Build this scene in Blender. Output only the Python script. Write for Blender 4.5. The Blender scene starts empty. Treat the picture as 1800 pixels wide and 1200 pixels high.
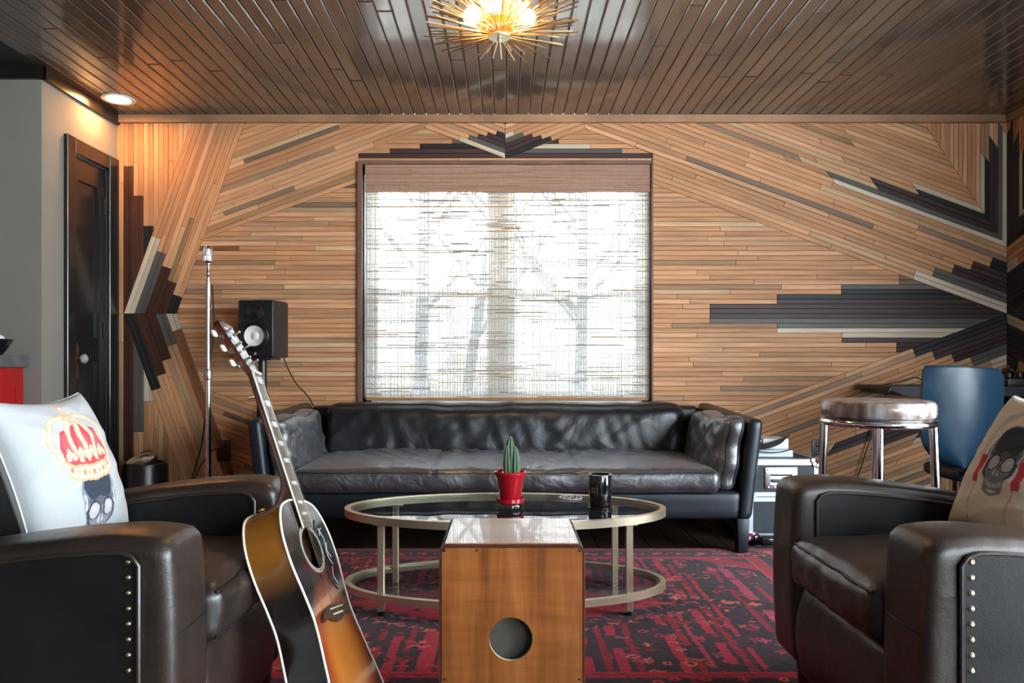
import bpy, bmesh, math, random
import numpy as np
from mathutils import Vector, Matrix, Quaternion
random.seed(7); RNG = np.random.default_rng(7)
SC = bpy.context.scene; COL = SC.collection
PI = math.pi
# ------------------------------------------------------------------ camera, world, lights, exposure
H = 0.92; F = 1300.0; VX, VY = 888.0, 635.0
cam = bpy.data.cameras.new('camera'); cam_o = bpy.data.objects.new('camera', cam); COL.objects.link(cam_o)
cam.sensor_width = 36; cam.lens = F/1800*36
cam.shift_x = (900-VX)/1800; cam.shift_y = (VY-600)/1800
cam.clip_start = 0.05; cam.clip_end = 200
cam_o.location = (0, 0, H); cam_o.rotation_euler = (PI/2, 0, 0)
SC.camera = cam_o
vs = SC.view_settings
vs.view_transform = 'Standard'; vs.look = 'None'; vs.exposure = 1.5; vs.gamma = 1.0; vs.use_curve_mapping = False
world = bpy.data.worlds.new('sky'); SC.world = world; world.use_nodes = True
bg = world.node_tree.nodes['Background']
bg.inputs[0].default_value = (0.84, 0.92, 1.0, 1); bg.inputs[1].default_value = 9.0
cy = SC.cycles
cy.max_bounces = 6; cy.diffuse_bounces = 3; cy.glossy_bounces = 4; cy.transmission_bounces = 4; cy.transparent_max_bounces = 10
cy.caustics_reflective = False; cy.caustics_refractive = False; cy.use_adaptive_sampling = True; cy.adaptive_threshold = 0.05
cy.sample_clamp_indirect = 6.0; cy.use_denoising = True
YB = 4.57                      # back wall plane
XL, XR = -2.401, 3.100         # left and right wall planes
ZC = 2.44                      # ceiling
YR = -2.3                      # rear wall
XLL = -3.7                     # far left of the recess
PX = YB/F                      # metres per photo pixel on the back wall
def portal(name, loc, rot, sx, sy):
    l = bpy.data.lights.new(name, 'AREA'); l.shape = 'RECTANGLE'; l.size = sx; l.size_y = sy
    l.cycles.is_portal = True
    o = bpy.data.objects.new(name, l); COL.objects.link(o); o.location = loc; o.rotation_euler = rot
portal('window_portal', (0.01, YB+0.16, 1.39), (-PI/2, 0, 0), 1.8, 1.5)
portal('side_window_portal', (XR+0.16, .3, 1.28), (0, PI/2, 0), 1.95, 3.8)
portal('rear_window_portal', (2.2, YR-0.16, 1.5), (PI/2, 0, 0), 1.4, 1.3)

def WX(px, y=YB): return (px-VX)*y/F
def WZ(py, y=YB): return H+(VY-py)*y/F
# ------------------------------------------------------------------ materials
MATS = {}
def nodes(name):
    m = bpy.data.materials.new(name); m.use_nodes = True
    nt = m.node_tree; b = nt.nodes['Principled BSDF']
    MATS[name] = m
    return m, nt, b
def N(nt, t, **kw):
    n = nt.nodes.new(t)
    for k, v in kw.items():
        if k in ('inp',):
            for kk, vv in v.items(): n.inputs[kk].default_value = vv
        else: setattr(n, k, v)
    return n
def ramp(nt, fac, stops):
    r = nt.nodes.new('ShaderNodeValToRGB')
    e = r.color_ramp.elements
    while len(e) > 1: e.remove(e[-1])
    e[0].position = stops[0][0]; e[0].color = (*stops[0][1], 1) if not isinstance(stops[0][1], (int, float)) else (stops[0][1],)*3+(1,)
    for p, c in stops[1:]:
        x = e.new(p); x.color = (*c, 1) if not isinstance(c, (int, float)) else (c, c, c, 1)
    nt.links.new(fac, r.inputs[0]); return r.outputs[0]
def mul(nt, a, b, f=1.0):
    x = nt.nodes.new('ShaderNodeMix'); x.data_type = 'RGBA'; x.blend_type = 'MULTIPLY'; x.inputs[0].default_value = f
    nt.links.new(a, x.inputs[6]); nt.links.new(b, x.inputs[7]); return x.outputs[2]
def mixc(nt, fac, a, b):
    x = nt.nodes.new('ShaderNodeMix'); x.data_type = 'RGBA'
    if isinstance(fac, float): x.inputs[0].default_value = fac
    else: nt.links.new(fac, x.inputs[0])
    for s, v in ((6, a), (7, b)):
        if isinstance(v, tuple): x.inputs[s].default_value = (*v, 1)
        else: nt.links.new(v, x.inputs[s])
    return x.outputs[2]
def coords(nt, kind='Object', scale=(1, 1, 1), rot=(0, 0, 0)):
    t = nt.nodes.new('ShaderNodeTexCoord'); mp = nt.nodes.new('ShaderNodeMapping')
    mp.inputs['Scale'].default_value = scale; mp.inputs['Rotation'].default_value = rot
    nt.links.new(t.outputs[kind], mp.inputs[0]); return mp.outputs[0]
def noise(nt, vec, scale, detail=3, rough=.55, dist=0):
    n = N(nt, 'ShaderNodeTexNoise', inp={'Scale': scale, 'Detail': detail, 'Roughness': rough, 'Distortion': dist})
    nt.links.new(vec, n.inputs['Vector']); return n.outputs['Fac']
def bump(nt, b, h, strength, dist=.01, prev=None):
    n = N(nt, 'ShaderNodeBump', inp={'Strength': strength, 'Distance': dist})
    nt.links.new(h, n.inputs['Height'])
    if prev is not None: nt.links.new(prev, n.inputs['Normal'])
    nt.links.new(n.outputs[0], b.inputs['Normal']); return n.outputs[0]
def setp(b, rough=.5, metal=0., spec=.5, coat=0., crough=.1):
    b.inputs['Roughness'].default_value = rough; b.inputs['Metallic'].default_value = metal
    b.inputs['Specular IOR Level'].default_value = spec
    b.inputs['Coat Weight'].default_value = coat; b.inputs['Coat Roughness'].default_value = crough
def plain(name, col, rough=.5, metal=0., spec=.5, coat=0., crough=.1, var=.15, vscale=9, bmp=0., bscale=80):
    m, nt, b = nodes(name); setp(b, rough, metal, spec, coat, crough)
    v = coords(nt)
    n = noise(nt, v, vscale, 4)
    c = ramp(nt, n, [(.3, tuple(x*(1-var) for x in col)), (.7, tuple(min(1, x*(1+var)) for x in col))])
    nt.links.new(c, b.inputs['Base Color'])
    if bmp: bump(nt, b, noise(nt, v, bscale, 3), bmp, .003)
    return m
def emit(name, col, s):
    m, nt, b = nodes(name)
    b.inputs['Base Color'].default_value = (*col, 1)
    b.inputs['Emission Color'].default_value = (*col, 1); b.inputs['Emission Strength'].default_value = s
    return m
def vcol(name, rough=.5, spec=.5, coat=0., crough=.1, bmp=0., bscale=200, mottling=.2, metal=0., sheen=0.):
    m, nt, b = nodes(name); setp(b, rough, metal, spec, coat, crough)
    a = N(nt, 'ShaderNodeAttribute', attribute_name='Col')
    v = coords(nt); n = noise(nt, v, bscale*.3, 3)
    c = mul(nt, a.outputs['Color'], ramp(nt, n, [(.25, 1-mottling), (.75, 1.0)]))
    nt.links.new(c, b.inputs['Base Color'])
    b.inputs['Sheen Weight'].default_value = sheen
    if bmp: bump(nt, b, noise(nt, v, bscale, 2), bmp, .002)
    return m
def glass(name, tint=(1, 1, 1), rough=0.0, ior=1.45, refl=1.0):
    m, nt, b = nodes(name); nt.nodes.remove(b)
    out = nt.nodes['Material Output']
    t = N(nt, 'ShaderNodeBsdfTransparent', inp={'Color': (*tint, 1)})
    g = N(nt, 'ShaderNodeBsdfGlossy', inp={'Color': (refl, refl, refl, 1), 'Roughness': rough})
    f = N(nt, 'ShaderNodeFresnel', inp={'IOR': ior})
    x = N(nt, 'ShaderNodeMixShader')
    ge = N(nt, 'ShaderNodeNewGeometry'); iv = N(nt, 'ShaderNodeMath', operation='SUBTRACT', inp={0: 1.0}); mm = N(nt, 'ShaderNodeMath', operation='MULTIPLY')
    nt.links.new(ge.outputs['Backfacing'], iv.inputs[1]); nt.links.new(f.outputs[0], mm.inputs[0]); nt.links.new(iv.outputs[0], mm.inputs[1])
    nt.links.new(mm.outputs[0], x.inputs[0]); nt.links.new(t.outputs[0], x.inputs[1]); nt.links.new(g.outputs[0], x.inputs[2])
    nt.links.new(x.outputs[0], out.inputs[0])
    return m
def plank_mat(name, rough, spec, coat, crough, grain=.35, stain=.3, knots=.0, wav=.0, lightgrain=1.12):
    m, nt, b = nodes(name); setp(b, rough, 0, spec, coat, crough)
    a = N(nt, 'ShaderNodeAttribute', attribute_name='Col')
    uv = N(nt, 'ShaderNodeUVMap', uv_map='UVMap')
    def mp(s):
        q = N(nt, 'ShaderNodeMapping', inp={'Scale': s}); nt.links.new(uv.outputs[0], q.inputs[0]); return q.outputs[0]
    g1 = noise(nt, mp((3, 110, 1)), 1, 4, .6, .6)
    g2 = noise(nt, mp((1.3, 9, 1)), 1, 3, .55)
    c = mul(nt, a.outputs['Color'], ramp(nt, g1, [(.3, 1-grain), (.62, lightgrain)]))
    c = mul(nt, c, ramp(nt, g2, [(.32, (1-stain, 1-stain*.93, 1-stain*.85)), (.6, (1, 1, 1))]))
    h = g1
    if knots:
        vo = N(nt, 'ShaderNodeTexVoronoi', inp={'Scale': 1.0, 'Randomness': 1.0}); vo.voronoi_dimensions = '2D'
        nt.links.new(mp((2.2, 9.0, 1)), vo.inputs['Vector'])
        c = mul(nt, c, ramp(nt, vo.outputs['Distance'], [(.05, 1-knots), (.16, 1-knots*.35), (.28, 1.0)]))
    nt.links.new(c, b.inputs['Base Color'])
    p = bump(nt, b, g1, .25, .0015)
    if wav:
        w = noise(nt, mp((2.0, 7, 1)), 1, 2, .5)
        bump(nt, b, w, wav, .012, p)
    return m
def leather(name, c0, c1, rough=.36, grain=.25, wr=.0, wscale=7, spec=.5, sc=3.0):
    m, nt, b = nodes(name); setp(b, rough, 0, spec)
    v = coords(nt)
    n = noise(nt, v, sc, 4, .6)
    c = ramp(nt, n, [(.35, c0), (.68, c1)])
    nt.links.new(c, b.inputs['Base Color'])
    r = noise(nt, v, 6, 4); rr = N(nt, 'ShaderNodeMapRange', inp={'To Min': rough-.09, 'To Max': rough+.13})
    nt.links.new(r, rr.inputs[0]); nt.links.new(rr.outputs[0], b.inputs['Roughness'])
    vo = N(nt, 'ShaderNodeTexVoronoi', inp={'Scale': 420.0}); nt.links.new(v, vo.inputs['Vector'])
    p = bump(nt, b, vo.outputs['Distance'], grain, .0006)
    if wr:
        w = noise(nt, v, wscale, 4, .5, 1.2)
        bump(nt, b, w, wr, .02, p)
    return m
plank_mat('wall_wood', .62, .3, 0, .2, .30, .26)
plank_mat('stain_wood', .55, .35, 0, .2, .22, .15, 0, 0, 1.08)
plank_mat('ceiling_wood', .38, .5, .85, .10, .35, .45, .6, .22)
MATS['ceiling_wood'].node_tree.nodes['Principled BSDF'].inputs['Coat IOR'].default_value = 2.1
plank_mat('floor_wood', .35, .5, .2, .2, .3, .3)
leather('sofa_leather', (.0085, .010, .013), (.020, .020, .022), .34, .2, .35, 6, .5)
leather('sofa_seat_leather', (.016, .017, .020), (.036, .036, .040), .46, .2, 1.0, 8, 1.0)  # same black leather, colour lifted for window light on seat and side cushions
b_ = MATS['sofa_seat_leather'].node_tree.nodes['Principled BSDF']; b_.inputs['Coat Weight'].default_value = .7; b_.inputs['Coat Roughness'].default_value = .36; b_.inputs['Coat IOR'].default_value = 1.9; b_.inputs['Sheen Weight'].default_value = .10; b_.inputs['Sheen Tint'].default_value = (.8, .84, .95, 1)
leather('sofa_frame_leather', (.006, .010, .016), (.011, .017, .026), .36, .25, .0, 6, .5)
leather('chair_leather', (.014, .010, .008), (.048, .029, .021), .36, .3, .25, 5, .65)
leather('chair_side_leather', (.008, .0075, .008), (.016, .014, .014), .42, .3, .12, 4, .3)
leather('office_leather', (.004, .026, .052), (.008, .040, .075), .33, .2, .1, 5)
plain('gold', (.80, .68, .49), .36, .85, var=.06)
plain('brass', (.85, .55, .24), .28, 1.0, var=.05)
plain('nail_brass', (.80, .66, .42), .25, 1.0, var=.1)
plain('chrome', (.82, .82, .84), .10, 1.0, var=.03)
plain('nickel', (.70, .69, .66), .25, 1.0, var=.08, vscale=20)
plain('aluminium', (.46, .50, .56), .45, .8, var=.05)
plain('black_plastic', (.012, .012, .014), .42, var=.15)
plain('black_satin', (.010, .0105, .012), .30, var=.1)
plain('black_gloss', (.008, .008, .010), .12, coat=.6, crough=.05, var=.1)
plain('black_panel', (.016, .022, .030), .55, var=.2, bmp=.3, bscale=300)
plain('door_black', (.009, .009, .010), .24, coat=.3, crough=.15, var=.15, bmp=.05, bscale=12)
plain('cord_black', (.012, .010, .010), .5)
plain('gray_wall', (.25, .228, .198), .8, var=.05, vscale=3, bmp=.08, bscale=140)
plain('rear_wall_paint', (.42, .41, .40), .85, var=.05, vscale=3)
plain('dark_backing', (.035, .022, .014), .9, var=.2)
plain('dark_ceiling', (.012, .011, .010), .6, var=.2)
plain('trim_black', (.012, .010, .009), .3, var=.2)
plain('white_paint', (.80, .80, .78), .45, var=.03)
plain('red_paint', (.42, .012, .012), .38, var=.08)
plain('concrete', (.11, .115, .115), .5, var=.25, vscale=14, bmp=.1)
plain('white_box', (.62, .64, .68), .45, var=.04)
plain('pale_gray_box', (.46, .52, .60), .4, var=.04)
plain('red_ceramic', (.48, .010, .022), .12, coat=.6, crough=.04, var=.05)
plain('cone_white', (.78, .74, .70), .55, var=.05)
plain('soil', (.05, .03, .02), .9, var=.4, vscale=60, bmp=.6, bscale=120)
plain('spine', (.72, .72, .55), .6)
plain('bone', (.78, .74, .62), .35, var=.05)
plain('rosewood', (.055, .026, .017), .4, var=.3, vscale=25)
plain('string_metal', (.75, .68, .5), .25, 1.0, var=.05)
plain('pearl', (.78, .80, .84), .22, .3, var=.12, vscale=60)
plain('dark_wood', (.075, .020, .012), .18, coat=.6, crough=.06, var=.25, vscale=15)
plain('cajon_inside', (.075, .066, .052), .8, var=.2)
plain('ply_edge', (.70, .55, .36), .55, var=.15, vscale=40)
plain('bark', (.10, .13, .18), .9, var=.3, vscale=6, bmp=.5, bscale=20)
plain('lawn', (.72, .70, .62), .9, var=.3, vscale=2)
plain('hedge', (.45, .44, .38), .9, var=.4, vscale=3)
plain('crown_wood', (.36, .20, .11), .6, var=.3, vscale=3)
plain('copper_plate', (.22, .10, .08), .35, .8, var=.2)
plain('pink_metal', (.75, .38, .50), .28, .9, var=.15)
plain('plum_plate', (.035, .008, .012), .35, var=.2)
plain('wax', (.7, .62, .5), .6)
plain('fan_grille', (.72, .62, .48), .35, .5, var=.1)
vcol('rug_pile', .92, .15, bmp=.6, bscale=420, mottling=.22, sheen=.15)
vcol('cushion_print', .85, .2, bmp=.35, bscale=700, mottling=.06)
vcol('burst_lacquer', .16, .5, coat=.7, crough=.04, mottling=.12, bscale=60)
vcol('reed', .7, .2, mottling=.1)
vcol('cactus_skin', .55, .3, mottling=.25, bscale=160)
glass('window_glass', (.96, .98, .98), 0, 1.4)
glass('table_glass', (.80, .86, .86), 0.0, 1.75)
glass('clear_glass', (.88, .93, .93), 0.02, 1.6)
plain('knob_glass', (.74, .77, .78), .08, .55, coat=1.0, crough=.02, var=.3, vscale=60)
emit('bulb_glow', (1.0, .62, .29), 105)
emit('downlight_glow', (1.0, .56, .22), 150)
# translucent woven reeds
m = MATS['reed']; nt = m.node_tree; b = nt.nodes['Principled BSDF']; out = nt.nodes['Material Output']
tr = N(nt, 'ShaderNodeBsdfTransparent'); at = N(nt, 'ShaderNodeAttribute', attribute_name='Col')
sp_ = N(nt, 'ShaderNodeSeparateColor'); mu_ = N(nt, 'ShaderNodeMapRange', inp={'From Min': .48, 'From Max': .84, 'To Min': .02, 'To Max': .40})
nt.links.new(at.outputs['Color'], sp_.inputs[0]); nt.links.new(sp_.outputs[0], mu_.inputs[0])
mx = N(nt, 'ShaderNodeMixShader'); nt.links.new(mu_.outputs[0], mx.inputs[0]); nt.links.new(b.outputs[0], mx.inputs[1]); nt.links.new(tr.outputs[0], mx.inputs[2])
nt.links.new(mx.outputs[0], out.inputs[0])
# insect screen: fine mesh darkens evenly
m, nt, b = nodes('insect_screen'); b.inputs['Base Color'].default_value = (.09, .09, .09, 1); b.inputs['Alpha'].default_value = .38
# glossy honey wood for the box drum, grain running upright with a curl across
m, nt, b = nodes('cajon_wood'); setp(b, .22, 0, .5, .8, .05)
v = coords(nt); n1 = noise(nt, coords(nt, 'Object', (14, 14, 1.2)), 1.6, 4, .6, .4)
n2 = noise(nt, coords(nt, 'Object', (3, 3, 26)), 1.5, 3, .5, .8)
c = ramp(nt, n1, [(.28, (.16, .045, .010)), (.5, (.30, .092, .020)), (.72, (.42, .150, .036))])
c = mul(nt, c, ramp(nt, n2, [(.3, .80), (.65, 1.08)]))
nt.links.new(c, b.inputs['Base Color'])
m, nt, b = nodes('cajon_top_wood'); setp(b, .10, 0, .5, 1.0, .03)
n1 = noise(nt, coords(nt, 'Object', (14, 1.2, 14)), 1.6, 4, .6, .4)
nt.links.new(ramp(nt, n1, [(.28, (.22, .07, .018)), (.72, (.45, .18, .05))]), b.inputs['Base Color'])
bump(nt, b, noise(nt, coords(nt, 'Object', (10, 10, 1)), 3, 2), .10, .004)
b.inputs['Coat IOR'].default_value = 2.5
# bark-paper like stool seat
m, nt, b = nodes('stool_seat_wrap'); setp(b, .28, .12, .5, .5, .1)
n1 = noise(nt, coords(nt, 'Object', (14, 14, 3)), 2, 4)
nt.links.new(ramp(nt, n1, [(.34, (.14, .075, .05)), (.50, (.30, .23, .20)), (.66, (.50, .50, .53))]), b.inputs['Base Color'])
# ------------------------------------------------------------------ mesh helpers
ORIG = {}
def mk(name, verts, faces, mat, parent=None, smooth=True, cols=None, uvs=None, w=True, ang=35):
    me = bpy.data.meshes.new(name)
    if w and parent is not None and parent.name in ORIG:
        o = ORIG[parent.name]
        verts = np.asarray(verts, dtype=float) - np.array(o)
    me.from_pydata([tuple(v) for v in verts] if not isinstance(verts, np.ndarray) else verts.tolist(), [], faces if not isinstance(faces, np.ndarray) else faces.tolist())
    if cols is not None:
        a = me.color_attributes.new('Col', 'FLOAT_COLOR', 'POINT')
        c = np.ones((len(me.vertices), 4), dtype=np.float32); c[:, :3] = np.asarray(cols)
        a.data.foreach_set('color', c.ravel())
    if uvs is not None:
        u = me.uv_layers.new(name='UVMap')
        li = np.zeros(len(me.loops), dtype=np.int32); me.loops.foreach_get('vertex_index', li)
        u.data.foreach_set('uv', np.asarray(uvs, dtype=np.float32)[li].ravel())
    me.materials.append(MATS[mat])
    if smooth:
        me.shade_smooth()
        me.set_sharp_from_angle(angle=math.radians(ang))
    me.update()
    ob = bpy.data.objects.new(name, me); COL.objects.link(ob)
    if parent is not None:
        ob.parent = parent
        if parent.name in ORIG: ORIG[ob.name] = ORIG[parent.name]
    return ob
def tag(o, label, cat=None, group=None):
    o['label'] = label
    if cat: o['category'] = cat
    if group: o['group'] = group
    return o
def struct(o, label=None, kind='structure'):
    o['kind'] = kind
    if label: o['label'] = label
    return o
def thing(name, label, cat, loc=(0, 0, 0), rz=0, group=None):
    o = bpy.data.objects.new(name, None); COL.objects.link(o)
    o.empty_display_size = .05
    o.location = loc; o.rotation_euler = (0, 0, rz); ORIG[o.name] = tuple(loc) if rz == 0 else (0, 0, 0)
    return tag(o, label, cat, group)
def copy_tree(o, parent=None):
    c = o.copy(); COL.objects.link(c); c.parent = parent
    for ch in o.children: copy_tree(ch, c)
    return c
class MB:
    def __init__(s): s.v = []; s.f = []; s.c = []
    def add(s, vs, fs, M=None, col=None):
        k = len(s.v)
        if M is not None: vs = [M @ Vector(v) for v in vs]
        s.v += [tuple(v) for v in vs]; s.f += [tuple(i+k for i in f) for f in fs]
        s.c += [col or (1, 1, 1)]*len(vs)
        return s
    def box(s, x0, x1, y0, y1, z0, z1, M=None, col=None):
        vs = [(x, y, z) for x in (x0, x1) for y in (y0, y1) for z in (z0, z1)]
        fs = [(0, 1, 3, 2), (4, 6, 7, 5), (0, 4, 5, 1), (2, 3, 7, 6), (0, 2, 6, 4), (1, 5, 7, 3)]
        return s.add(vs, fs, M, col)
    def rbox(s, x0, x1, y0, y1, z0, z1, r=.005, seg=2, M=None, fn=None, cuts=0):
        bm = bmesh.new(); bmesh.ops.create_cube(bm, size=1)
        for v in bm.verts: v.co = ((x0+x1)/2+v.co.x*(x1-x0), (y0+y1)/2+v.co.y*(y1-y0), (z0+z1)/2+v.co.z*(z1-z0))
        bmesh.ops.bevel(bm, geom=bm.edges[:], offset=r, segments=seg, profile=.5, affect='EDGES')
        if cuts:
            es = [e for e in bm.edges if e.calc_length() > 2.2*r]
            bmesh.ops.subdivide_edges(bm, edges=es, cuts=cuts, use_grid_fill=True)
        bm.verts.ensure_lookup_table()
        vs = [v.co.copy() for v in bm.verts]; fs = [tuple(v.index for v in f.verts) for f in bm.faces]
        bm.free()
        if fn: vs = [Vector(fn(v)) for v in vs]
        return s.add(vs, fs, M)
    def tube(s, pts, r, n=10, closed=False, caps=True, M=None, col=None):
        P = [Vector(p) for p in pts]; m = len(P)
        rs = r if isinstance(r, (list, tuple)) else [r]*m
        vs = []; fs = []; up = None
        for i in range(m):
            a = P[i-1] if (i > 0 or closed) else P[i]; b_ = P[(i+1) % m] if (i < m-1 or closed) else P[i]
            t = (b_-a).normalized()
            if up is None:
                up = t.cross(Vector((0, 0, 1)))
                if up.length < .05: up = t.cross(Vector((1, 0, 0)))
                up.normalize()
            else:
                up = (up - t*up.dot(t)).normalized()
            q = t.cross(up)
            for k in range(n):
                an = 2*PI*k/n
                vs.append(P[i]+(up*math.cos(an)+q*math.sin(an))*rs[i])
        for i in range(m if closed else m-1):
            for k in range(n):
                a = i*n+k; b_ = i*n+(k+1) % n; j = ((i+1) % m)*n
                fs.append((a, b_, j+(k+1) % n, j+k))
        if caps and not closed:
            fs.append(tuple(range(n))[::-1]); fs.append(tuple((m-1)*n+k for k in range(n)))
        return s.add(vs, fs, M, col)
    def lathe(s, prof, n=32, c=(0, 0, 0), M=None, col=None, closed=False, caps=True):
        vs = []; fs = []; m = len(prof)
        for r, z in prof:
            for k in range(n):
                a = 2*PI*k/n; vs.append((c[0]+r*math.cos(a), c[1]+r*math.sin(a), c[2]+z))
        for i in range(m if closed else m-1):
            j = (i+1) % m
            for k in range(n): fs.append((i*n+k, i*n+(k+1) % n, j*n+(k+1) % n, j*n+k))
        if not closed and caps:
            if prof[0][0] > 1e-5: fs.append(tuple(range(n))[::-1])
            if prof[-1][0] > 1e-5: fs.append(tuple((m-1)*n+k for k in range(n)))
        return s.add(vs, fs, M, col)
    def prism(s, poly, d0, d1, M=None, col=None):
        n = len(poly)
        vs = [(x, y, d0) for x, y in poly]+[(x, y, d1) for x, y in poly]
        fs = [tuple(range(n))[::-1], tuple(n+i for i in range(n))]+[(i, (i+1) % n, n+(i+1) % n, n+i) for i in range(n)]
        return s.add(vs, fs, M, col)
    def sphere(s, c, r, n=12, sq=(1, 1, 1), M=None, col=None):
        prof = [(max(1e-6, r*math.sin(PI*i/n)), -r*math.cos(PI*i/n)) for i in range(n+1)]
        k = len(s.v); s.lathe(prof, n*2, (0, 0, 0), None, col)
        for i in range(k, len(s.v)):
            p = Vector((s.v[i][0]*sq[0], s.v[i][1]*sq[1], s.v[i][2]*sq[2]))
            if M is not None: p = M @ p
            s.v[i] = (p.x+c[0], p.y+c[1], p.z+c[2])
        return s
    def build(s, name, mat, parent=None, smooth=True, vc=False, w=True, ang=35):
        return mk(name, s.v, s.f, mat, parent, smooth, s.c if vc else None, None, w, ang)
def TM(loc=(0, 0, 0), rx=0, ry=0, rz=0):
    return Matrix.Translation(loc) @ Matrix.Rotation(rz, 4, 'Z') @ Matrix.Rotation(ry, 4, 'Y') @ Matrix.Rotation(rx, 4, 'X')
def frameM(o, x, y, z):
    M = Matrix.Identity(4)
    for i, a in enumerate((x, y, z)):
        for j in range(3): M[j][i] = a[j]
    for j in range(3): M[j][3] = o[j]
    return M
def spline(pts, n=8, closed=False):
    P = [np.array(p, dtype=float) for p in pts]; m = len(P); out = []
    rng = range(m) if closed else range(m-1)
    for i in rng:
        p0 = P[i-1] if (closed or i > 0) else P[0]; p1 = P[i]; p2 = P[(i+1) % m]
        p3 = P[(i+2) % m] if (closed or i+2 < m) else P[-1]
        for k in range(n):
            t = k/n
            out.append(.5*((2*p1)+(-p0+p2)*t+(2*p0-5*p1+4*p2-p3)*t*t+(-p0+3*p1-3*p2+p3)*t**3))
    if not closed: out.append(P[-1])
    return [tuple(o) for o in out]
def waves(P, seed, n=6, f=4., ridge=False):
    r = np.random.default_rng(seed); s = np.zeros(len(P))
    for i in range(n):
        d = r.normal(size=P.shape[1]); d /= np.linalg.norm(d)
        ff = f*r.uniform(.6, 1.7); ph = r.uniform(0, 6.28)
        q = np.sin((P @ d)*ff*6.28+ph+1.3*np.sin((P @ np.roll(d, 1))*ff*3+ph*2))
        s += (1-2*np.abs(q)) if ridge else q
    return s/n
def softbox(name, x0, x1, y0, y1, z0, z1, r, mat, parent, fn=None, n=(30, 16, 8), w=True):
    """rounded box with dense faces, deformed by fn(P, Q) ; Q = unit box coordinates -1..1"""
    c = np.array([(x0+x1)/2, (y0+y1)/2, (z0+z1)/2]); h = np.array([(x1-x0)/2, (y1-y0)/2, (z1-z0)/2])
    key = {}; V = []; Fc = []
    def vid(i, j, k):
        q = (i, j, k)
        if q not in key:
            key[q] = len(V); V.append((2*i/n[0]-1, 2*j/n[1]-1, 2*k/n[2]-1))
        return key[q]
    for a in range(3):
        u, v_ = [(1, 2), (2, 0), (0, 1)][a]
        for side in (0, n[a]):
            for i in range(n[u]):
                for j in range(n[v_]):
                    q = []
                    for di, dj in ((0, 0), (1, 0), (1, 1), (0, 1)):
                        t = [0, 0, 0]; t[a] = side; t[u] = i+di; t[v_] = j+dj; q.append(vid(*t))
                    Fc.append(tuple(q) if side else tuple(q[::-1]))
    Q = np.array(V)
    # concentrate rows near the edges so that the rounding is smooth
    Q = np.sign(Q)*(1-(1-np.abs(Q))**1.35)
    P = Q*h
    inner = np.clip(P, -(h-r), h-r); d = P-inner
    L = np.linalg.norm(d, axis=1); ok = L > 1e-9
    P[ok] = inner[ok]+d[ok]/L[ok][:, None]*np.minimum(r, np.max(np.abs(d[ok]), axis=1)*1.0)[:, None]
    P = P+c
    if fn is not None: P = fn(P, Q)
    return mk(name, P, Fc, mat, parent, True, w=w, ang=60)
def softpath(x0, x1, y0, y1, z0, z1, r, fn, Q):
    """points on the surface of the softbox with the same shape, for piping"""
    c = np.array([(x0+x1)/2, (y0+y1)/2, (z0+z1)/2]); h = np.array([(x1-x0)/2, (y1-y0)/2, (z1-z0)/2])
    Q = np.array(Q, dtype=float); P = Q*h
    inner = np.clip(P, -(h-r), h-r); d = P-inner
    L = np.linalg.norm(d, axis=1); ok = L > 1e-9
    P[ok] = inner[ok]+d[ok]/L[ok][:, None]*np.minimum(r, np.max(np.abs(d[ok]), axis=1))[:, None]
    P = P+c
    return fn(P, Q) if fn is not None else P
# ------------------------------------------------------------------ plank clipping
def clip(poly, nx, ny, s, keep_less):
    out = []; n = len(poly)
    for i in range(n):
        a = poly[i]; b_ = poly[(i+1) % n]
        da = a[0]*nx+a[1]*ny-s; db = b_[0]*nx+b_[1]*ny-s
        if not keep_less: da, db = -da, -db
        if da <= 0: out.append(a)
        if (da < 0 < db) or (db < 0 < da):
            t = da/(da-db); out.append((a[0]+(b_[0]-a[0])*t, a[1]+(b_[1]-a[1])*t))
    res = []
    for p in out:
        if not res or (abs(p[0]-res[-1][0])+abs(p[1]-res[-1][1]) > 1e-6): res.append(p)
    if len(res) > 1 and abs(res[0][0]-res[-1][0])+abs(res[0][1]-res[-1][1]) < 1e-6: res.pop()
    return res
def area(p): return .5*sum(p[i][0]*p[(i+1) % len(p)][1]-p[(i+1) % len(p)][0]*p[i][1] for i in range(len(p)))
def inset(poly, d):
    if area(poly) < 0: poly = poly[::-1]
    r = poly; n = len(poly)
    for i in range(n):
        a = poly[i]; b_ = poly[(i+1) % n]
        ex, ey = b_[0]-a[0], b_[1]-a[1]; L = math.hypot(ex, ey)
        if L < 1e-7: continue
        nx, ny = ey/L, -ex/L
        r = clip(r, nx, ny, a[0]*nx+a[1]*ny-d, True)
        if len(r) < 3: return []
    return r
TAN = [((.65, .325, .160), 6), ((.60, .295, .140), 6), ((.69, .37, .196), 5), ((.56, .275, .135), 4), ((.46, .27, .15), 2), ((.38, .215, .11), .9), ((.32, .21, .135), .5), ((.64, .41, .225), 2)]
STAIN = {'cream': (.66, .55, .41), 'grey': (.105, .098, .088), 'black': (.016, .015, .016), 'dbrown': (.060, .022, .014), 'brown': (.080, .028, .016),
         'plum': (.052, .027, .026), 'greybrown': (.22, .145, .10), 'redbrown': (.23, .095, .038), 'teal': (.04, .045, .05)}
def tan_pick():
    t = random.uniform(0, sum(w for _, w in TAN))
    for c, w in TAN:
        t -= w
        if t <= 0: break
    k = random.uniform(.9, 1.1)
    return tuple(min(1, x*k) for x in c)
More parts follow.
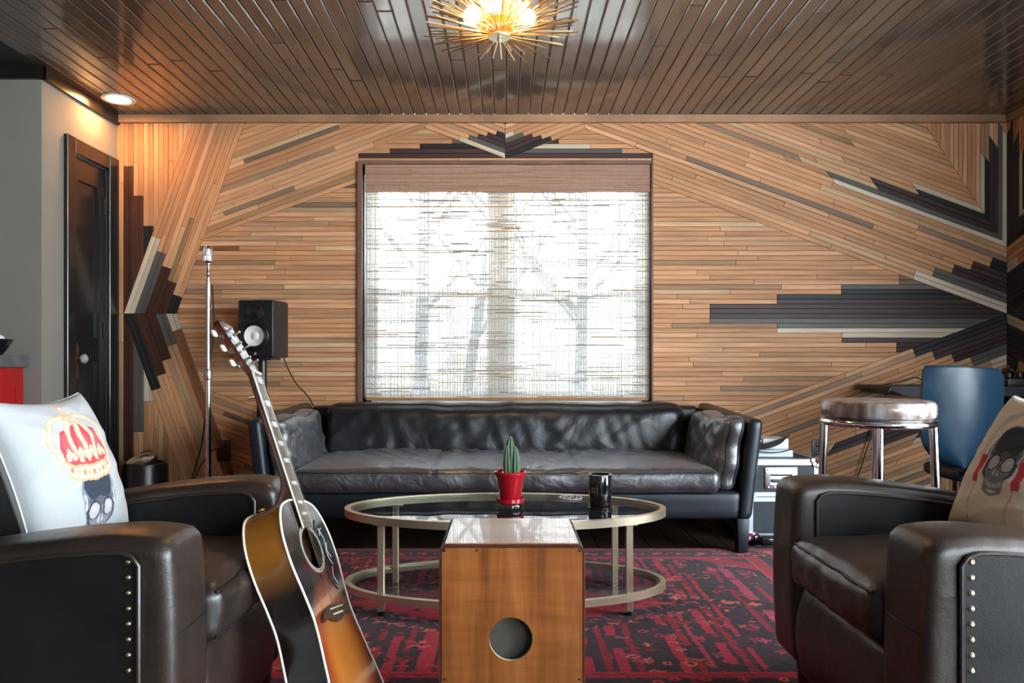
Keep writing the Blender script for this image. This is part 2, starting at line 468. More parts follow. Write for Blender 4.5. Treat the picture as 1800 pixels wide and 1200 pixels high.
def strips(poly, d, org, w, over=(), cut=None, joint=(150, 420), flip=1):
    """cut a convex region (photo pixels on the wall) into planks; over: (k0,k1,point|None,point|None,colour)"""
    L = math.hypot(*d); d = (d[0]/L, d[1]/L); nrm = (-d[1]*flip, d[0]*flip)
    c = d if cut is None else cut
    S = lambda p: p[0]*c[0]+p[1]*c[1]
    o = org[0]*nrm[0]+org[1]*nrm[1]
    ks = [(p[0]*nrm[0]+p[1]*nrm[1]-o)/w for p in poly]
    out = []
    for k in range(math.floor(min(ks)+1e-6), math.ceil(max(ks)-1e-6)):
        st = clip(clip(poly, *nrm, o+k*w, False), *nrm, o+(k+1)*w, True)
        if len(st) < 3: continue
        ss = [S(p) for p in st]; s0, s1 = min(ss), max(ss)
        br = {s0, s1}; ov = []
        for k0, k1, a, b_, colr in over:
            if k0 <= k <= k1:
                sa = -1e9 if a is None else S(a); sb = 1e9 if b_ is None else S(b_)
                if sa > sb: sa, sb = sb, sa
                ov.append((sa, sb, colr))
                for q in (sa, sb):
                    if s0+3 < q < s1-3: br.add(q)
        q = s0+random.uniform(.15, 1)*random.uniform(*joint)
        while q < s1-50:
            if all(not (a-12 < q < b_+12) for a, b_, _ in ov) and all(abs(q-x) > 30 for x in br): br.add(q)
            q += random.uniform(*joint)
        br = sorted(br)
        for a, b_ in zip(br[:-1], br[1:]):
            pc = clip(clip(st, *c, a, False), *c, b_, True)
            if len(pc) < 3 or abs(area(pc)) < 6: continue
            colr = None
            for sa, sb, cc in ov:
                if sa-1 <= (a+b_)/2 <= sb+1: colr = cc
            out.append((pc, d, colr))
    return out
def plank_mesh(pc, d, colr, to3, nrm, thick=.012, gap=.0010, bev=.0014, jit=.0016):
    """pc in metres in the wall plane -> verts, faces, uvs"""
    p0 = inset(pc, gap); p1 = inset(pc, gap+bev)
    if len(p0) < 3: return None
    if len(p1) != len(p0): p1 = p0
    dz = random.uniform(0, jit) + (0.0006 if colr else 0)
    n = len(p0); n3 = Vector(nrm)
    vs = [Vector(to3(*q)) for q in p0]+[Vector(to3(*q))+n3*(thick+dz-bev*.8) for q in p0]+[Vector(to3(*q))+n3*(thick+dz) for q in p1]
    fs = [tuple(2*n+i for i in range(n))]
    for i in range(n):
        j = (i+1) % n
        fs.append((n+i, n+j, 2*n+j, 2*n+i)); fs.append((i, j, n+j, n+i))
    ou, ow = random.uniform(0, 50), random.uniform(0, 50)
    uv = [(q[0]*d[0]+q[1]*d[1]+ou, -q[0]*d[1]+q[1]*d[0]+ow) for q in (p0+p0+p1)]
    col = STAIN[colr] if colr else tan_pick()
    if colr:
        k = random.uniform(.88, 1.12); col = tuple(x*k for x in col)
    # keep the winding facing the room
    e1 = vs[2*n+1]-vs[2*n]; e2 = vs[2*n+2]-vs[2*n+1]
    if e1.cross(e2).dot(n3) < 0: fs = [f[::-1] for f in fs]
    return vs, fs, uv, [col]*len(vs)
def lay_planks(pieces, parent, to3, nrm, conv, score, limit):
    items = []
    for pc, d, colr in pieces:
        q = [conv(*p) for p in pc]
        dd = (d[0], -d[1])
        r = plank_mesh(q, dd, colr, to3, nrm)
        if r: items.append((score(pc), r, colr))
    items.sort(key=lambda x: -x[0])
    for sc_, (vs_, fs, uv, cc), colr in items[:limit]:
        mk('plank', np.array(vs_), fs, 'stain_wood' if colr else 'wall_wood', parent, False, cc, uv)
    rest = items[limit:]
    if rest:
        V = []; Fs = []; U = []; C = []
        for _, (vs_, fs, uv, cc), _c in rest:
            k = len(V); V += vs_; Fs += [tuple(i+k for i in f) for f in fs]; U += uv; C += cc
        o = mk('plank_remainder', np.array(V), Fs, 'wall_wood', parent, False, C, U); o['kind'] = 'stuff'
# ------------------------------------------------------------------ back wall
YM = 551.0; SL = .367
def mirror_y(reg, cmap=None):
    poly, d, org, w, over, cut, flip = reg
    my = lambda p: None if p is None else (p[0], 2*YM-p[1])
    ov = [(a, b_, my(p), my(q), (cmap or {}).get((i), c)) for i, (a, b_, p, q, c) in enumerate(over)]
    poly2 = [my(p) for p in poly][::-1]
    poly2 = clip(poly2, 0, 1, 897, True)
    return (poly2, (d[0], -d[1]), my(org), w, ov, None if cut is None else (cut[0], -cut[1]), -flip)
def mirror_x(reg, x0, cols=None):
    poly, d, org, w, over, cut, flip = reg
    mx_ = lambda p: None if p is None else (2*x0-p[0], p[1])
    ov = [(a, b_, mx_(p), mx_(q), cols[i] if cols else c) for i, (a, b_, p, q, c) in enumerate(over)]
    return ([mx_(p) for p in poly][::-1], (-d[0], d[1]), mx_(org), w, ov, None if cut is None else (-cut[0], cut[1]), -flip)
E_low = [(356.7, 420), (377.4, 362), (630, 269.7), (630, 319.7)]
R_left = []
A_up = ([(217, 216), (337, 216), (217.5, 551), (217, 551)], (0, -1), (217, 551), 8.75,
        [(0, 1, (217, 292), (217, 560), 'dbrown'), (2, 3, (217, 344), (217, 560), 'brown'), (4, 5, (217, 397), (217, 560), 'black')], None, 1)
B_up = ([(217.5, 551), (337, 216), (429.5, 216), (310, 551)], (.3567, -1), (217.5, 551), 8.71,
        [(0, 1, None, (274.8, 417), 'cream'), (2, 3, None, (282.3, 443.3), 'grey'), (4, 5, None, (292, 469.7), 'dbrown'),
         (6, 7, None, (301, 495), 'dbrown'), (8, 9, None, (310.4, 519.6), 'black')], None, 1)
A_dn = mirror_y(A_up); A_dn = (A_dn[0], A_dn[1], A_dn[2], A_dn[3],
        [(0, 1, (217, 540), (217, 810), 'dbrown'), (2, 3, (217, 540), (217, 759), 'grey'), (4, 5, (217, 540), (217, 705), 'cream')], None, A_dn[6])
B_dn = mirror_y(B_up); B_dn = (B_dn[0], B_dn[1], B_dn[2], B_dn[3],
        [(0, 1, None, (275, 683.5), 'black'), (2, 3, None, (282, 658.7), 'dbrown'), (4, 5, None, (290, 632.7), 'dbrown'),
         (6, 7, None, (299.7, 606.6), 'grey'), (8, 9, None, (310, 580.5), 'cream'), (8, 9, (310, 580.5), None, 'redbrown')], None, B_dn[6])
Elow = (E_low, (1, -SL), (356.7, 420), 8.25, [(3, 3, (395, 380), (520, 340), 'greybrown')], None, -1)
Eup = ([(377.4, 362), (429.5, 216), (750, 216), (746.5, 226), (630, 269.7)], (1, -SL), (356.7, 420), 8.25, [(12, 12, (420, 260), (600, 235), 'greybrown')], None, -1)
G_L = ([(750, 216), (888, 216), (888, 278), (746.5, 226)], (1, .38), (888, 278), 8.05,
       [(0, 0, (807, 244.5), None, 'cream'), (1, 1, (824.5, 240), None, 'grey'), (2, 2, (840.5, 237.5), None, 'plum'), (3, 3, (857, 234.5), None, 'plum'), (4, 4, (874, 230.5), None, 'black')], None, -1)
G_R = mirror_x(G_L, 888, ['black', 'plum', 'plum', 'grey', 'cream'])
T_L = ([(630, 269.7), (746.5, 226), (888, 278), (888, 283), (630, 283)], (1, 0), (888, 277.5), 8.3,
       [(0, 0, (629, 0), (889, 0), 'plum'), (1, 1, (685, 0), (889, 0), 'plum'), (2, 2, (738, 0), (889, 0), 'black'), (3, 3, (795, 0), (889, 0), 'grey')], None, -1)
T_R = mirror_x(T_L, 888, ['plum', 'grey', 'cream', 'greybrown'])
T_R = (T_R[0], T_R[1], T_R[2], T_R[3], [(0, 0, (887, 0), (1148, 0), 'plum'), (1, 1, (887, 0), (1093, 0), 'grey'), (2, 2, (887, 0), (1038, 0), 'cream'), (3, 3, (887, 0), (982, 0), 'plum')], None, T_R[6])
H_L = ([(310, 551), (356.7, 420), (630, 319.7), (630, 782), (356.7, 682)], (1, 0), (310, 551), 8.5,
       [(-23, -23, (500, 0), (640, 0), 'greybrown'), (-14, -14, (330, 0), (420, 0), 'redbrown'), (-27, -27, (560, 0), (640, 0), 'greybrown')], None, 1)
hr = [(-8, -7, 1581, 'greybrown'), (-6, -6, 1479, 'grey'), (-5, -5, 1479, 'black'), (-4, -4, 1366, 'black'), (-3, -3, 1366, 'plum'), (-2, 0, 1248, 'plum'),
      (1, 1, 1248, 'grey'), (2, 2, 1366, 'grey'), (3, 3, 1366, 'cream'), (4, 4, 1480, 'cream'), (5, 5, 1480, 'plum'), (6, 7, 1576, 'plum')]
H_R = ([(1147, 322.4), (1770, 551), (1147, 779.6)], (1, 0), (1770, 551), 8.5, [(a, b_, (x, 0), None, c) for a, b_, x, c in hr], None, 1)
Rlow = ([(1147, 269.7), (1147, 322.4), (1770, 551), (1770, 498.3)], (1, SL), (1770, 551), 8.25,
        [(0, 1, (1607, 483.7), None, 'cream'), (2, 3, (1641.7, 477.7), None, 'grey'), (4, 5, (1676, 471.7), None, 'plum')], None, -1)
Rmid = ([(1026, 216), (1176, 216), (1770, 434), (1770, 498.3), (1029.5, 226)], (1, SL), (1770, 498.3), 8.62,
        [(0, 1, (1709, 466), None, 'plum'), (2, 3, (1743, 460), None, 'black'), (1, 1, (1207, 277), (1535, 397), 'greybrown')], None, -1)
mc = (218/262.4, -146/262.4)
Rtop = ([(1176, 216), (1624, 216), (1770, 434)], (1, SL), (1770, 434), 8.2,
        [(0, 0, (1466, 319), None, 'cream'), (1, 1, (1458, 308), None, 'grey'), (2, 3, (1536, 321), None, 'plum'), (4, 4, (1611, 334), None, 'black'), (5, 5, (1605, 324.5), None, 'cream')], mc, -1)
Vr = ([(1624, 216), (1770, 216), (1770, 434)], (0, 1), (1770, 434), 7.76,
      [(0, 0, (1766, 232), None, 'cream'), (1, 1, (1758, 217), None, 'grey'), (2, 3, (1745, 247), None, 'plum'), (4, 4, (1733, 277), None, 'black'), (5, 5, (1724, 268), None, 'cream')], mc, 1)
# for upright planks s falls going down: the coloured part is the lower end
Vr = (Vr[0], Vr[1], Vr[2], Vr[3], [(a, b_, None, p, c) for a, b_, p, q, c in Vr[4]], Vr[5], Vr[6])
def recol(reg, cs):
    return reg[:4]+([(a, b_, p, q, cs[i] if i < len(cs) else c) for i, (a, b_, p, q, c) in enumerate(reg[4])],)+reg[5:]
Rlow_d = recol(mirror_y(Rlow), ['black', 'plum', 'plum']); Rmid_d = recol(mirror_y(Rmid), ['grey', 'cream', 'greybrown'])
Rtop_d = recol(mirror_y(Rtop), ['black', 'plum', 'plum', 'grey', 'cream']); Rtop_d = recol(Rtop_d, ['black', 'plum', 'plum', 'black', 'cream'])
Vr_d = recol(mirror_y(Vr), ['black', 'plum', 'plum', 'black', 'cream'])
right_part = [H_R, Rlow, Rmid, Rtop, Vr, Rlow_d, Rmid_d, Rtop_d, Vr_d]
regs = [A_up, B_up, A_dn, B_dn, Elow, Eup, G_L, G_R, T_L, T_R, H_L, mirror_y(Elow), mirror_y(Eup)]+right_part
regs.append(([(630, 712), (1147, 712), (1147, 832), (1040, 897), (735, 897), (630, 835)], (1, 0), (630, 551), 8.5, [], None, 1))
regs.append(([(205, 216), (217, 216), (217, 551), (205, 551)], (0, 1), (205, 551), 12, [], None, -1))
regs.append(([(205, 551), (217, 551), (217, 897), (205, 897)], (0, 1), (205, 551), 12, [], None, -1))
pieces = []
for poly, d, org, w, over, cut, flip in regs:
    pieces += strips(poly, d, org, w, over, cut, (150, 420), flip)
def score(pc):
    cx = sum(p[0] for p in pc)/len(pc); cy = sum(p[1] for p in pc)/len(pc)
    a = abs(area(pc))
    if (440 < cx < 1330 and cy > 712) or cy > 850 or (cx < 300 and cy > 840) or (cx > 1640 and cy > 700): a *= .02
    return a
mb = MB()
xo0, xo1, zo0, zo1 = WX(637), WX(1144), WZ(712), WZ(289.5)          # window opening
mb.box(XL-.2, xo0, YB+.013, YB+.16, 0, ZC); mb.box(xo1, XR+.2, YB+.013, YB+.16, 0, ZC)
mb.box(xo0, xo1, YB+.013, YB+.16, 0, zo0); mb.box(xo0, xo1, YB+.013, YB+.16, zo1, ZC)
wall_back = struct(mb.build('wall_back', 'dark_backing', smooth=False), 'back wall clad in a geometric mosaic of narrow wooden planks')
lay_planks(pieces, wall_back, lambda x, z: (x, YB+.0125, z), (0, -1, 0), lambda px, py: (WX(px), WZ(py)), score, 300)
# ------------------------------------------------------------------ right wall (same cladding mirrored about the corner, then painted wall with a window)
YP = YB-(1770-1147)*PX
yw0, yw1, zw0, zw1 = -1.6, 2.2, .30, 2.25  # unseen side window, inferred from the light, enlarged to brighten the room
mb = MB()
mb.box(XR+.013, XR+.16, YP, YB+.2, 0, ZC)
wall_right = struct(mb.build('wall_right', 'dark_backing', smooth=False), 'right wall clad in mirrored plank mosaic')
pr = []
cm = {'cream': 'black', 'black': 'cream', 'grey': 'plum', 'plum': 'teal'}
for poly, d, org, w, over, cut, flip in [mirror_x(r, 1770) for r in right_part]:
    over = [(a, b_, p, q, 'plum' if c == 'grey' else cm.get(c, c)) for a, b_, p, q, c in over]
    q = clip(poly, 1, 0, 1770+620, True)
    if len(q) > 2: pr += strips(q, d, org, w, over, cut, (220, 520), flip)
lay_planks(pr, wall_right, lambda u, z: (XR+.0125, YB-u, z), (-1, 0, 0), lambda px, py: ((px-1770)*PX, WZ(py)), lambda pc: 1e6-min(p[0] for p in pc), 200)
mb = MB()
mb.box(XR, XR+.16, yw1, YP, 0, ZC); mb.box(XR, XR+.16, YR, yw0, 0, ZC); mb.box(XR, XR+.16, yw0, yw1, 0, zw0); mb.box(XR, XR+.16, yw0, yw1, zw1, ZC)
struct(mb.build('wall_right_painted', 'rear_wall_paint', smooth=False), 'painted right wall around the side window')
mb = MB()
mb.box(XLL, 1.5, YR-.16, YR, 0, ZC); mb.box(2.9, XR+.16, YR-.16, YR, 0, ZC); mb.box(1.5, 2.9, YR-.16, YR, 0, .85); mb.box(1.5, 2.9, YR-.16, YR, 2.15, ZC)
struct(mb.build('wall_rear', 'rear_wall_paint', smooth=False), 'painted rear wall behind the viewer with an added window')
struct(MB().box(XLL-.15, XLL, YR, 4.0, 0, ZC).build('wall_far_left', 'gray_wall', smooth=False), 'grey painted wall at the far left of the recess')
def side_window(name, fn, u0, u1, z0, z1, label):
    fr = MB(); t = .05
    for a, b_, c, d in ((u0, u1, z0, z0+t), (u0, u1, z1-t, z1), (u0, u0+t, z0, z1), (u1-t, u1, z0, z1), ((u0+u1)/2-t/2, (u0+u1)/2+t/2, z0, z1), (u0, u1, (z0+z1)/2-.02, (z0+z1)/2+.02)):
        fr.box(*fn(a, b_, c, d, .05, .10))
    o = struct(fr.build(name, 'white_paint', smooth=False), label)
    for a, b_ in ((u0, (u0+u1)/2), ((u0+u1)/2, u1)):
        MB().box(*fn(a+t/2, b_-t/2, z0+t, z1-t, .072, .078)).build('pane', 'window_glass', o, False)
side_window('window_2', lambda a, b_, c, d, e, f: (XR+e, XR+f, a, b_, c, d), yw0, yw1, zw0, zw1, 'white framed window in the right wall, enlarged for fill light')
side_window('added_window_3', lambda a, b_, c, d, e, f: (a, b_, YR-f, YR-e, c, d), 1.5, 2.9, .85, 2.15, 'white framed unseen window added in the rear wall for fill light')  # rear window is added out of view to bring in fill light
# ------------------------------------------------------------------ left wall, recess, floor, ceiling
YC = 3.83
yd0, yd1 = 4.10, 4.45; zd = 2.075
mb = MB(); mb.box(XL-.12, XL, YC+.12, yd0, 0, ZC); mb.box(XL-.12, XL, yd1, YB+.013, 0, ZC); mb.box(XL-.12, XL, yd0, yd1, zd, ZC)
struct(mb.build('wall_left', 'gray_wall', smooth=False), 'grey painted left wall beside the black door')
struct(MB().box(XLL, XL, YC, YC+.12, 0, ZC).build('wall_recess', 'gray_wall', smooth=False), 'grey painted wall of the recess behind the red cabinet')
mb = MB()
mb.box(XL, XL+.022, YC-.02, YB-.001, ZC-.062, ZC-.001); mb.box(XLL, XL+.022, YC-.022, YC, ZC-.062, ZC-.001)
struct(mb.build('trim_1', 'trim_black', smooth=False), 'dark crown strip along the grey walls')
mb = MB().rbox(XL+.002, XR-.001, YB-.024, YB-.0005, WZ(216.5), WZ(202.5), .003, 1)
struct(mb.build('trim_2', 'crown_wood', smooth=False), 'flat wooden cornice board along the top of the back wall')
mb = MB().rbox(XR-.024, XR-.0005, YP, YB-.025, WZ(216.5), WZ(202.5), .003, 1)
struct(mb.build('trim_3', 'crown_wood', smooth=False), 'flat wooden cornice board along the top of the right wall')
floor = struct(MB().box(XLL-.1, XR+.1, YR-.1, YB+.1, -.06, -.012).build('floor', 'dark_backing', smooth=False), 'dark stained wooden plank floor')
def boards(parent, u0, u1, wdt, v0, v1, to3, nrm, mat, pal, jl, name, gap=.001, bev=.002, thick=.012, maxn=290):
    k = 0; n = 0
    while u0+k*wdt < u1-.01:
        a = u0+k*wdt; b_ = min(u1, a+wdt); k += 1
        cuts = [v0]; q = v0+random.uniform(.3, 1)*jl
        while q < v1-.5: cuts.append(q); q += jl*random.uniform(.8, 1.3)
        cuts.append(v1)
        for c0, c1 in zip(cuts[:-1], cuts[1:]):
            pc = [(a, c0), (b_, c0), (b_, c1), (a, c1)]
            r = plank_mesh(pc, (0, 1), None, to3, nrm, thick, gap, bev, .001)
            if not r: continue
            vs_, fs, uv, _ = r
            c = random.choice(pal); kk = random.uniform(.8, 1.2); c = tuple(x*kk for x in c)
            mk(name, np.array(vs_), fs, mat, parent, False, [c]*len(vs_), uv); n += 1
    return n
boards(floor, XLL, XR, .13, YR, YB, lambda u, v: (u, v, -.012), (0, 0, 1), 'floor_wood', [(.05, .030, .020), (.06, .036, .022), (.042, .026, .018)], 3.2, 'plank')
ceiling = struct(MB().box(XL-.0005, XR+.1, YR-.1, YB+.1, ZC+.0125, ZC+.06).build('ceiling', 'dark_ceiling', smooth=False), 'ceiling of dark stained tongue and groove boards')
boards(ceiling, XL, XR, .0708, YR, YB, lambda u, v: (u, v, ZC+.012), (0, 0, -1), 'ceiling_wood',
       [(.066, .050, .041), (.080, .059, .048), (.054, .042, .035), (.075, .059, .050), (.092, .070, .056)], 3.4, 'board', .0016, .0055)
struct(MB().box(XLL, XL-.001, YR, YC+.1, ZC-.002, ZC+.05).build('ceiling_recess', 'dark_ceiling', smooth=False), 'dark flat ceiling over the recess')
# ------------------------------------------------------------------ door in the left wall
door = MB()
d0, d1 = yd0+.004, yd1-.004
xf = XL-.012                       # face of the slab
st = .072
door.box(xf-.035, xf, d0, d0+st, .01, zd-.004); door.box(xf-.035, xf, d1-st, d1, .01, zd-.004)
for a, b_ in ((.01, .22), (.92, 1.06), (zd-.13, zd-.004)): door.box(xf-.035, xf, d0+st, d1-st, a, b_)
door_o = struct(door.build('door_1', 'door_black', smooth=False), 'narrow black panelled door with a glass knob')
for a, b_ in ((.22, .92), (1.06, zd-.13)):
    MB().rbox(xf-.028, xf-.012, d0+st-.002, d1-st+.002, a-.002, b_+.002, .003, 1).build('panel', 'door_black', door_o, False)
ca = MB()
ca.rbox(XL, XL+.024, 4.02, yd0, 0, 2.16, .003, 1); ca.rbox(XL, XL+.024, yd1, YB-.014, 0, 2.16, .003, 1); ca.rbox(XL, XL+.0235, yd0-.001, yd1+.001, zd, 2.159, .003, 1)
ca.box(XL-.10, XL, yd0-.001, yd0+.003, 0, zd); ca.box(XL-.10, XL, yd1-.003, yd1+.001, 0, zd)
ca.build('casing', 'door_black', door_o, False)
zp = .93
pl = MB().prism([(-.024, -.105), (.024, -.105), (.024, .075), (0, .10), (-.024, .075)], 0, .005, frameM((xf, 4.155, zp), (0, 1, 0), (0, 0, 1), (1, 0, 0)))
plate = pl.build('handle_plate', 'copper_plate', door_o, False)
kb = MB().lathe([(.011, 0), (.011, .02), (.008, .03)], 12, M=TM((xf+.004, 4.155, zp+.005), 0, PI/2, 0)); kb.build('knob_shank', 'brass', plate)
kb = MB().lathe([(.008, .0), (.022, .004), (.028, .014), (.026, .026), (.016, .034), (.0, .036)], 8, M=TM((xf+.03, 4.155, zp+.005), 0, PI/2, 0))
tag(kb.build('knob', 'knob_glass', plate, False), 'faceted clear glass door knob')
for z in (.35, 1.05, 1.80):
    MB().tube([(xf+.004, yd1-.006, z), (xf+.004, yd1-.006, z+.10)], .007, 8).build('hinge', 'black_satin', door_o)
# ------------------------------------------------------------------ window in the back wall
fy0, fy1 = YB+.06, YB+.13
fr = MB(); t = .045
fr.box(xo0, xo1, fy0, fy1, zo0, zo0+t); fr.box(xo0, xo1, fy0, fy1, zo1-t, zo1); fr.box(xo0, xo0+t, fy0, fy1, zo0, zo1); fr.box(xo1-t, xo1, fy0, fy1, zo0, zo1)
win = struct(fr.build('window_1', 'white_paint', smooth=False), 'double window with two pairs of white sashes in the back wall')
xm = WX(880)
MB().rbox(xm-.05, xm+.05, fy0-.01, fy1, zo0+t, zo1-t, .004, 1).build('mullion', 'ply_edge', win, False)  # tan wood tone carries the warm light falling on the mullion
zmid = WZ(513)
for a, b_ in ((xo0+t, xm-.05), (xm+.05, xo1-t)):
    for lo in (True, False):
        z0, z1 = (zo0+t, zmid+.022) if lo else (zmid-.022, zo1-t)
        y0, y1 = (fy0+.005, fy0+.030) if lo else (fy0+.034, fy0+.058)
        sm = MB(); s = .038
        for q in ((a, b_, z0, z0+s), (a, b_, z1-s, z1), (a, a+s, z0, z1), (b_-s, b_, z0, z1)): sm.box(q[0], q[1], y0, y1, q[2], q[3])
        so = sm.build('sash', 'white_paint', win, False)
        MB().box(a+s, b_-s, (y0+y1)/2-.002, (y0+y1)/2+.002, z0+s, z1-s).build('pane', 'window_glass', so, False)
        if lo: MB().box(a, b_, fy1-.010, fy1-.009, z0, z1).build('insect_screen', 'insect_screen', win, False)
cs = MB(); ct = .030
cs.rbox(xo0-ct, xo0, YB-.020, YB+.055, zo0-ct, zo1+.022, .003, 1); cs.rbox(xo1, xo1+.012, YB-.020, YB+.055, zo0-ct, zo1+.022, .003, 1)
cs.rbox(xo0, xo1, YB-.020, YB+.055, zo1, zo1+.022, .003, 1)
plain('casing_wood', (.17, .085, .062), .55, var=.3, vscale=4)
cs.build('casing', 'casing_wood', win, False)
MB().rbox(xo0-ct, xo1+.012, YB-.035, YB+.055, zo0-ct, zo0, .004, 1).build('sill', 'white_paint', win, False)
# woven shade: separate reeds and warp threads
sh = thing('woven_shade', 'pale woven reed shade lowered over the bright window', 'window shade', (0, YB+.02, zo0+.03))
sx0, sx1 = WX(642), WX(1143); sz1 = zo1-.004; sz0 = WZ(703); syy = YB+.022
mb = MB(); z = sz0+.012
r_ = random.Random(3)
RC = [((.84, .82, .78), 7), ((.76, .73, .68), 5), ((.42, .37, .31), 1.1), ((.46, .26, .08), .7), ((.30, .26, .22), .8)]
def rc():
    t = r_.uniform(0, sum(w for _, w in RC))
    for c, w in RC:
        t -= w
        if t <= 0: return c
    return RC[0][0]
while z < sz1:
    hgt = r_.choice((.0022, .0035, .0050, .0065)); x = sx0
    while x < sx1-.001:
        L = r_.uniform(.04, .40); x2 = min(sx1, x+L); dz = r_.uniform(-.0007, .0007)
        mb.box(x, x2, syy-.0012, syy+.0012, z, z+hgt, None, rc()); x = x2
    z += hgt+r_.choice((.0002, .0002, .0003, .0010))
reeds = mb.build('reeds', 'reed', sh, False, True); reeds['kind'] = 'stuff'
mb = MB(); x = sx0+.004
while x < sx1:
    wd = r_.uniform(.0020, .0040)
    mb.box(x, x+wd, syy-.0026, syy-.0013, sz0+.01, sz1, None, (.44, .41, .37) if r_.random() < .7 else (.44, .30, .16)); x += r_.choice((.012, .015, .018, .022))
th = mb.build('warp_threads', 'reed', sh, False, True); th['kind'] = 'stuff'
mb = MB().rbox(sx0, sx1, syy-.006, syy+.006, sz0-.004, sz0+.014, .003, 1)
plain('bar_wood', (.40, .18, .05), .5, var=.2); mb.build('bottom_bar', 'bar_wood', sh, False)
# valance: close woven double layer
mb = MB(); z = WZ(337.5)
while z < sz1-.001:
    x = sx0
    while x < sx1-.001:
        x2 = min(sx1, x+r_.uniform(.2, .9)); c = r_.choice([(.40, .235, .165), (.35, .195, .135), (.45, .275, .20)])
        mb.box(x, x2, syy-.026, syy-.022, z, z+.0056, None, c); x = x2
    z += .0060
vcol('valance_reed', .75, .2, mottling=.15)
val = mb.build('valance', 'valance_reed', sh, False, True)
MB().box(sx0, sx1, syy-.0215, syy-.018, WZ(337.5), sz1).build('valance_lining', 'casing_wood', sh, False)
# ------------------------------------------------------------------ outside
struct(MB().box(-30, 30, YB+.4, 60, -.5, -.4).build('ground_outside', 'lawn', smooth=False), 'pale lawn outside the window')
def tree(x, y, h, r, lean, seed, label):
    rr = random.Random(seed); t = thing('bare_tree', label, 'tree', (x, y, -.4))
    trunk = [(x, y, -.4), (x+lean*.4, y, h*.4), (x+lean, y, h)]
    MB().tube(spline(trunk, 5), [r*(1-.5*i/10) for i in range(11)], 9).build('trunk', 'bark', t)
    mb = MB()
    for i in range(13):
        z = h*rr.uniform(.25, .98); bx = x+lean*z/h; s = rr.choice((-1, 1)); L = rr.uniform(.8, 2.0)
        p = [(bx, y, z), (bx+s*L*.4, y+rr.uniform(-.5, .5), z+L*.5), (bx+s*L*.75, y+rr.uniform(-.6, .6), z+L*1.15)]
        q = spline(p, 4); mb.tube(q, [r*.34*(1-.8*k/len(q)) for k in range(len(q))], 6)
        for k in range(3):
            e = q[3+k]; mb.tube([e, (e[0]+rr.uniform(-.5, .5), e[1]+rr.uniform(-.3, .3), e[2]+rr.uniform(.2, .8))], [r*.13, r*.03], 5)
    mb.build('branches', 'bark', t)
tree(-1.05, 9.0, 4.6, .10, .1, 3, 'bare tree seen through the left pane of the window')
tree(-.55, 8.0, 4.2, .07, .75, 5, 'leaning bare tree beside the central mullion outside the window')
tree(.95, 9.5, 4.6, .09, .1, 8, 'bare tree seen through the right pane of the window')
mb = MB(); rr = random.Random(4)
for i in range(46):
    x = -7+i*.32; mb.sphere((x, 17+rr.uniform(-.6, .6), .1+rr.uniform(-.2, .25)), rr.uniform(.5, .85), 5, (1, 1, rr.uniform(.8, 1.2)))
o = tag(mb.build('hedge', 'hedge'), 'low brown hedge at the far end of the lawn', 'hedge'); o['kind'] = 'stuff'
# ------------------------------------------------------------------ ceiling lights
lx, ly = WX(878, 2.77), 2.77; lz = 2.135
ch = thing('sunburst_ceiling_light', 'brass sunburst ceiling light with radiating rods and glowing bulbs', 'ceiling light', (lx, ly, lz))
MB().lathe([(.0, .0), (.075, .0), (.075, -.02), (.06, -.03), (.0, -.03)][::-1], 32, (lx, ly, ZC+.0)).build('canopy', 'brass', ch)
MB().tube([(lx, ly, lz), (lx, ly, ZC-.02)], .011, 12).build('stem', 'brass', ch)
MB().lathe([(.0, -.004), (.040, -.004), (.042, 0), (.040, .004), (.0, .004)], 32, (lx, ly, lz)).build('bottom_disc', 'gold', ch)
MB().lathe([(.0, -.022), (.007, -.020), (.010, -.012), (.007, -.004)], 14, (lx, ly, lz)).build('finial', 'gold', ch)
MB().lathe([(.050, .06), (.055, .06), (.055, .12), (.050, .12)], 28, (lx, ly, lz), closed=True).build('rod_ring', 'brass', ch)
rod = None; rr = random.Random(11); nrod = 148
for i in range(nrod):
    az = 2*PI*i/nrod*1.0+rr.uniform(-.02, .02); tier = i % 4
    el = math.radians((2, 10, 19, 30)[tier]+rr.uniform(-3, 3)); L = (.285, .305, .29, .26)[tier]*rr.uniform(.88, 1.04)
    z0 = lz+(.006, .02, .05, .09)[tier]
    if rod is None:
        rod = MB().tube([(0, 0, .015), (0, 0, 1)], 1, 6).build('rod', 'brass', None, True)
        o = rod
    else:
        o = rod.copy(); COL.objects.link(o)
    dv = Vector((math.cos(az)*math.cos(el), math.sin(az)*math.cos(el), math.sin(el)))
    o.parent = ch; o.location = (0, 0, z0-lz)
    o.rotation_mode = 'QUATERNION'; o.rotation_quaternion = dv.to_track_quat('Z', 'Y'); o.scale = (.0026, .0026, L)
for k, az in enumerate((PI*.02, PI*1.0, PI*.56, PI*1.44)):
    bx, by, bz = lx+.105*math.cos(az), ly+.105*math.sin(az), lz+.075
    sk = MB().tube([(lx+.045*math.cos(az), ly+.045*math.sin(az), lz+.09), (lx+.078*math.cos(az), ly+.078*math.sin(az), lz+.080)], .013, 12).build('socket', 'brass', ch)
    tag(MB().sphere((bx, by, bz), .031, 10).build('bulb', 'bulb_glow', sk), 'glowing round bulb')
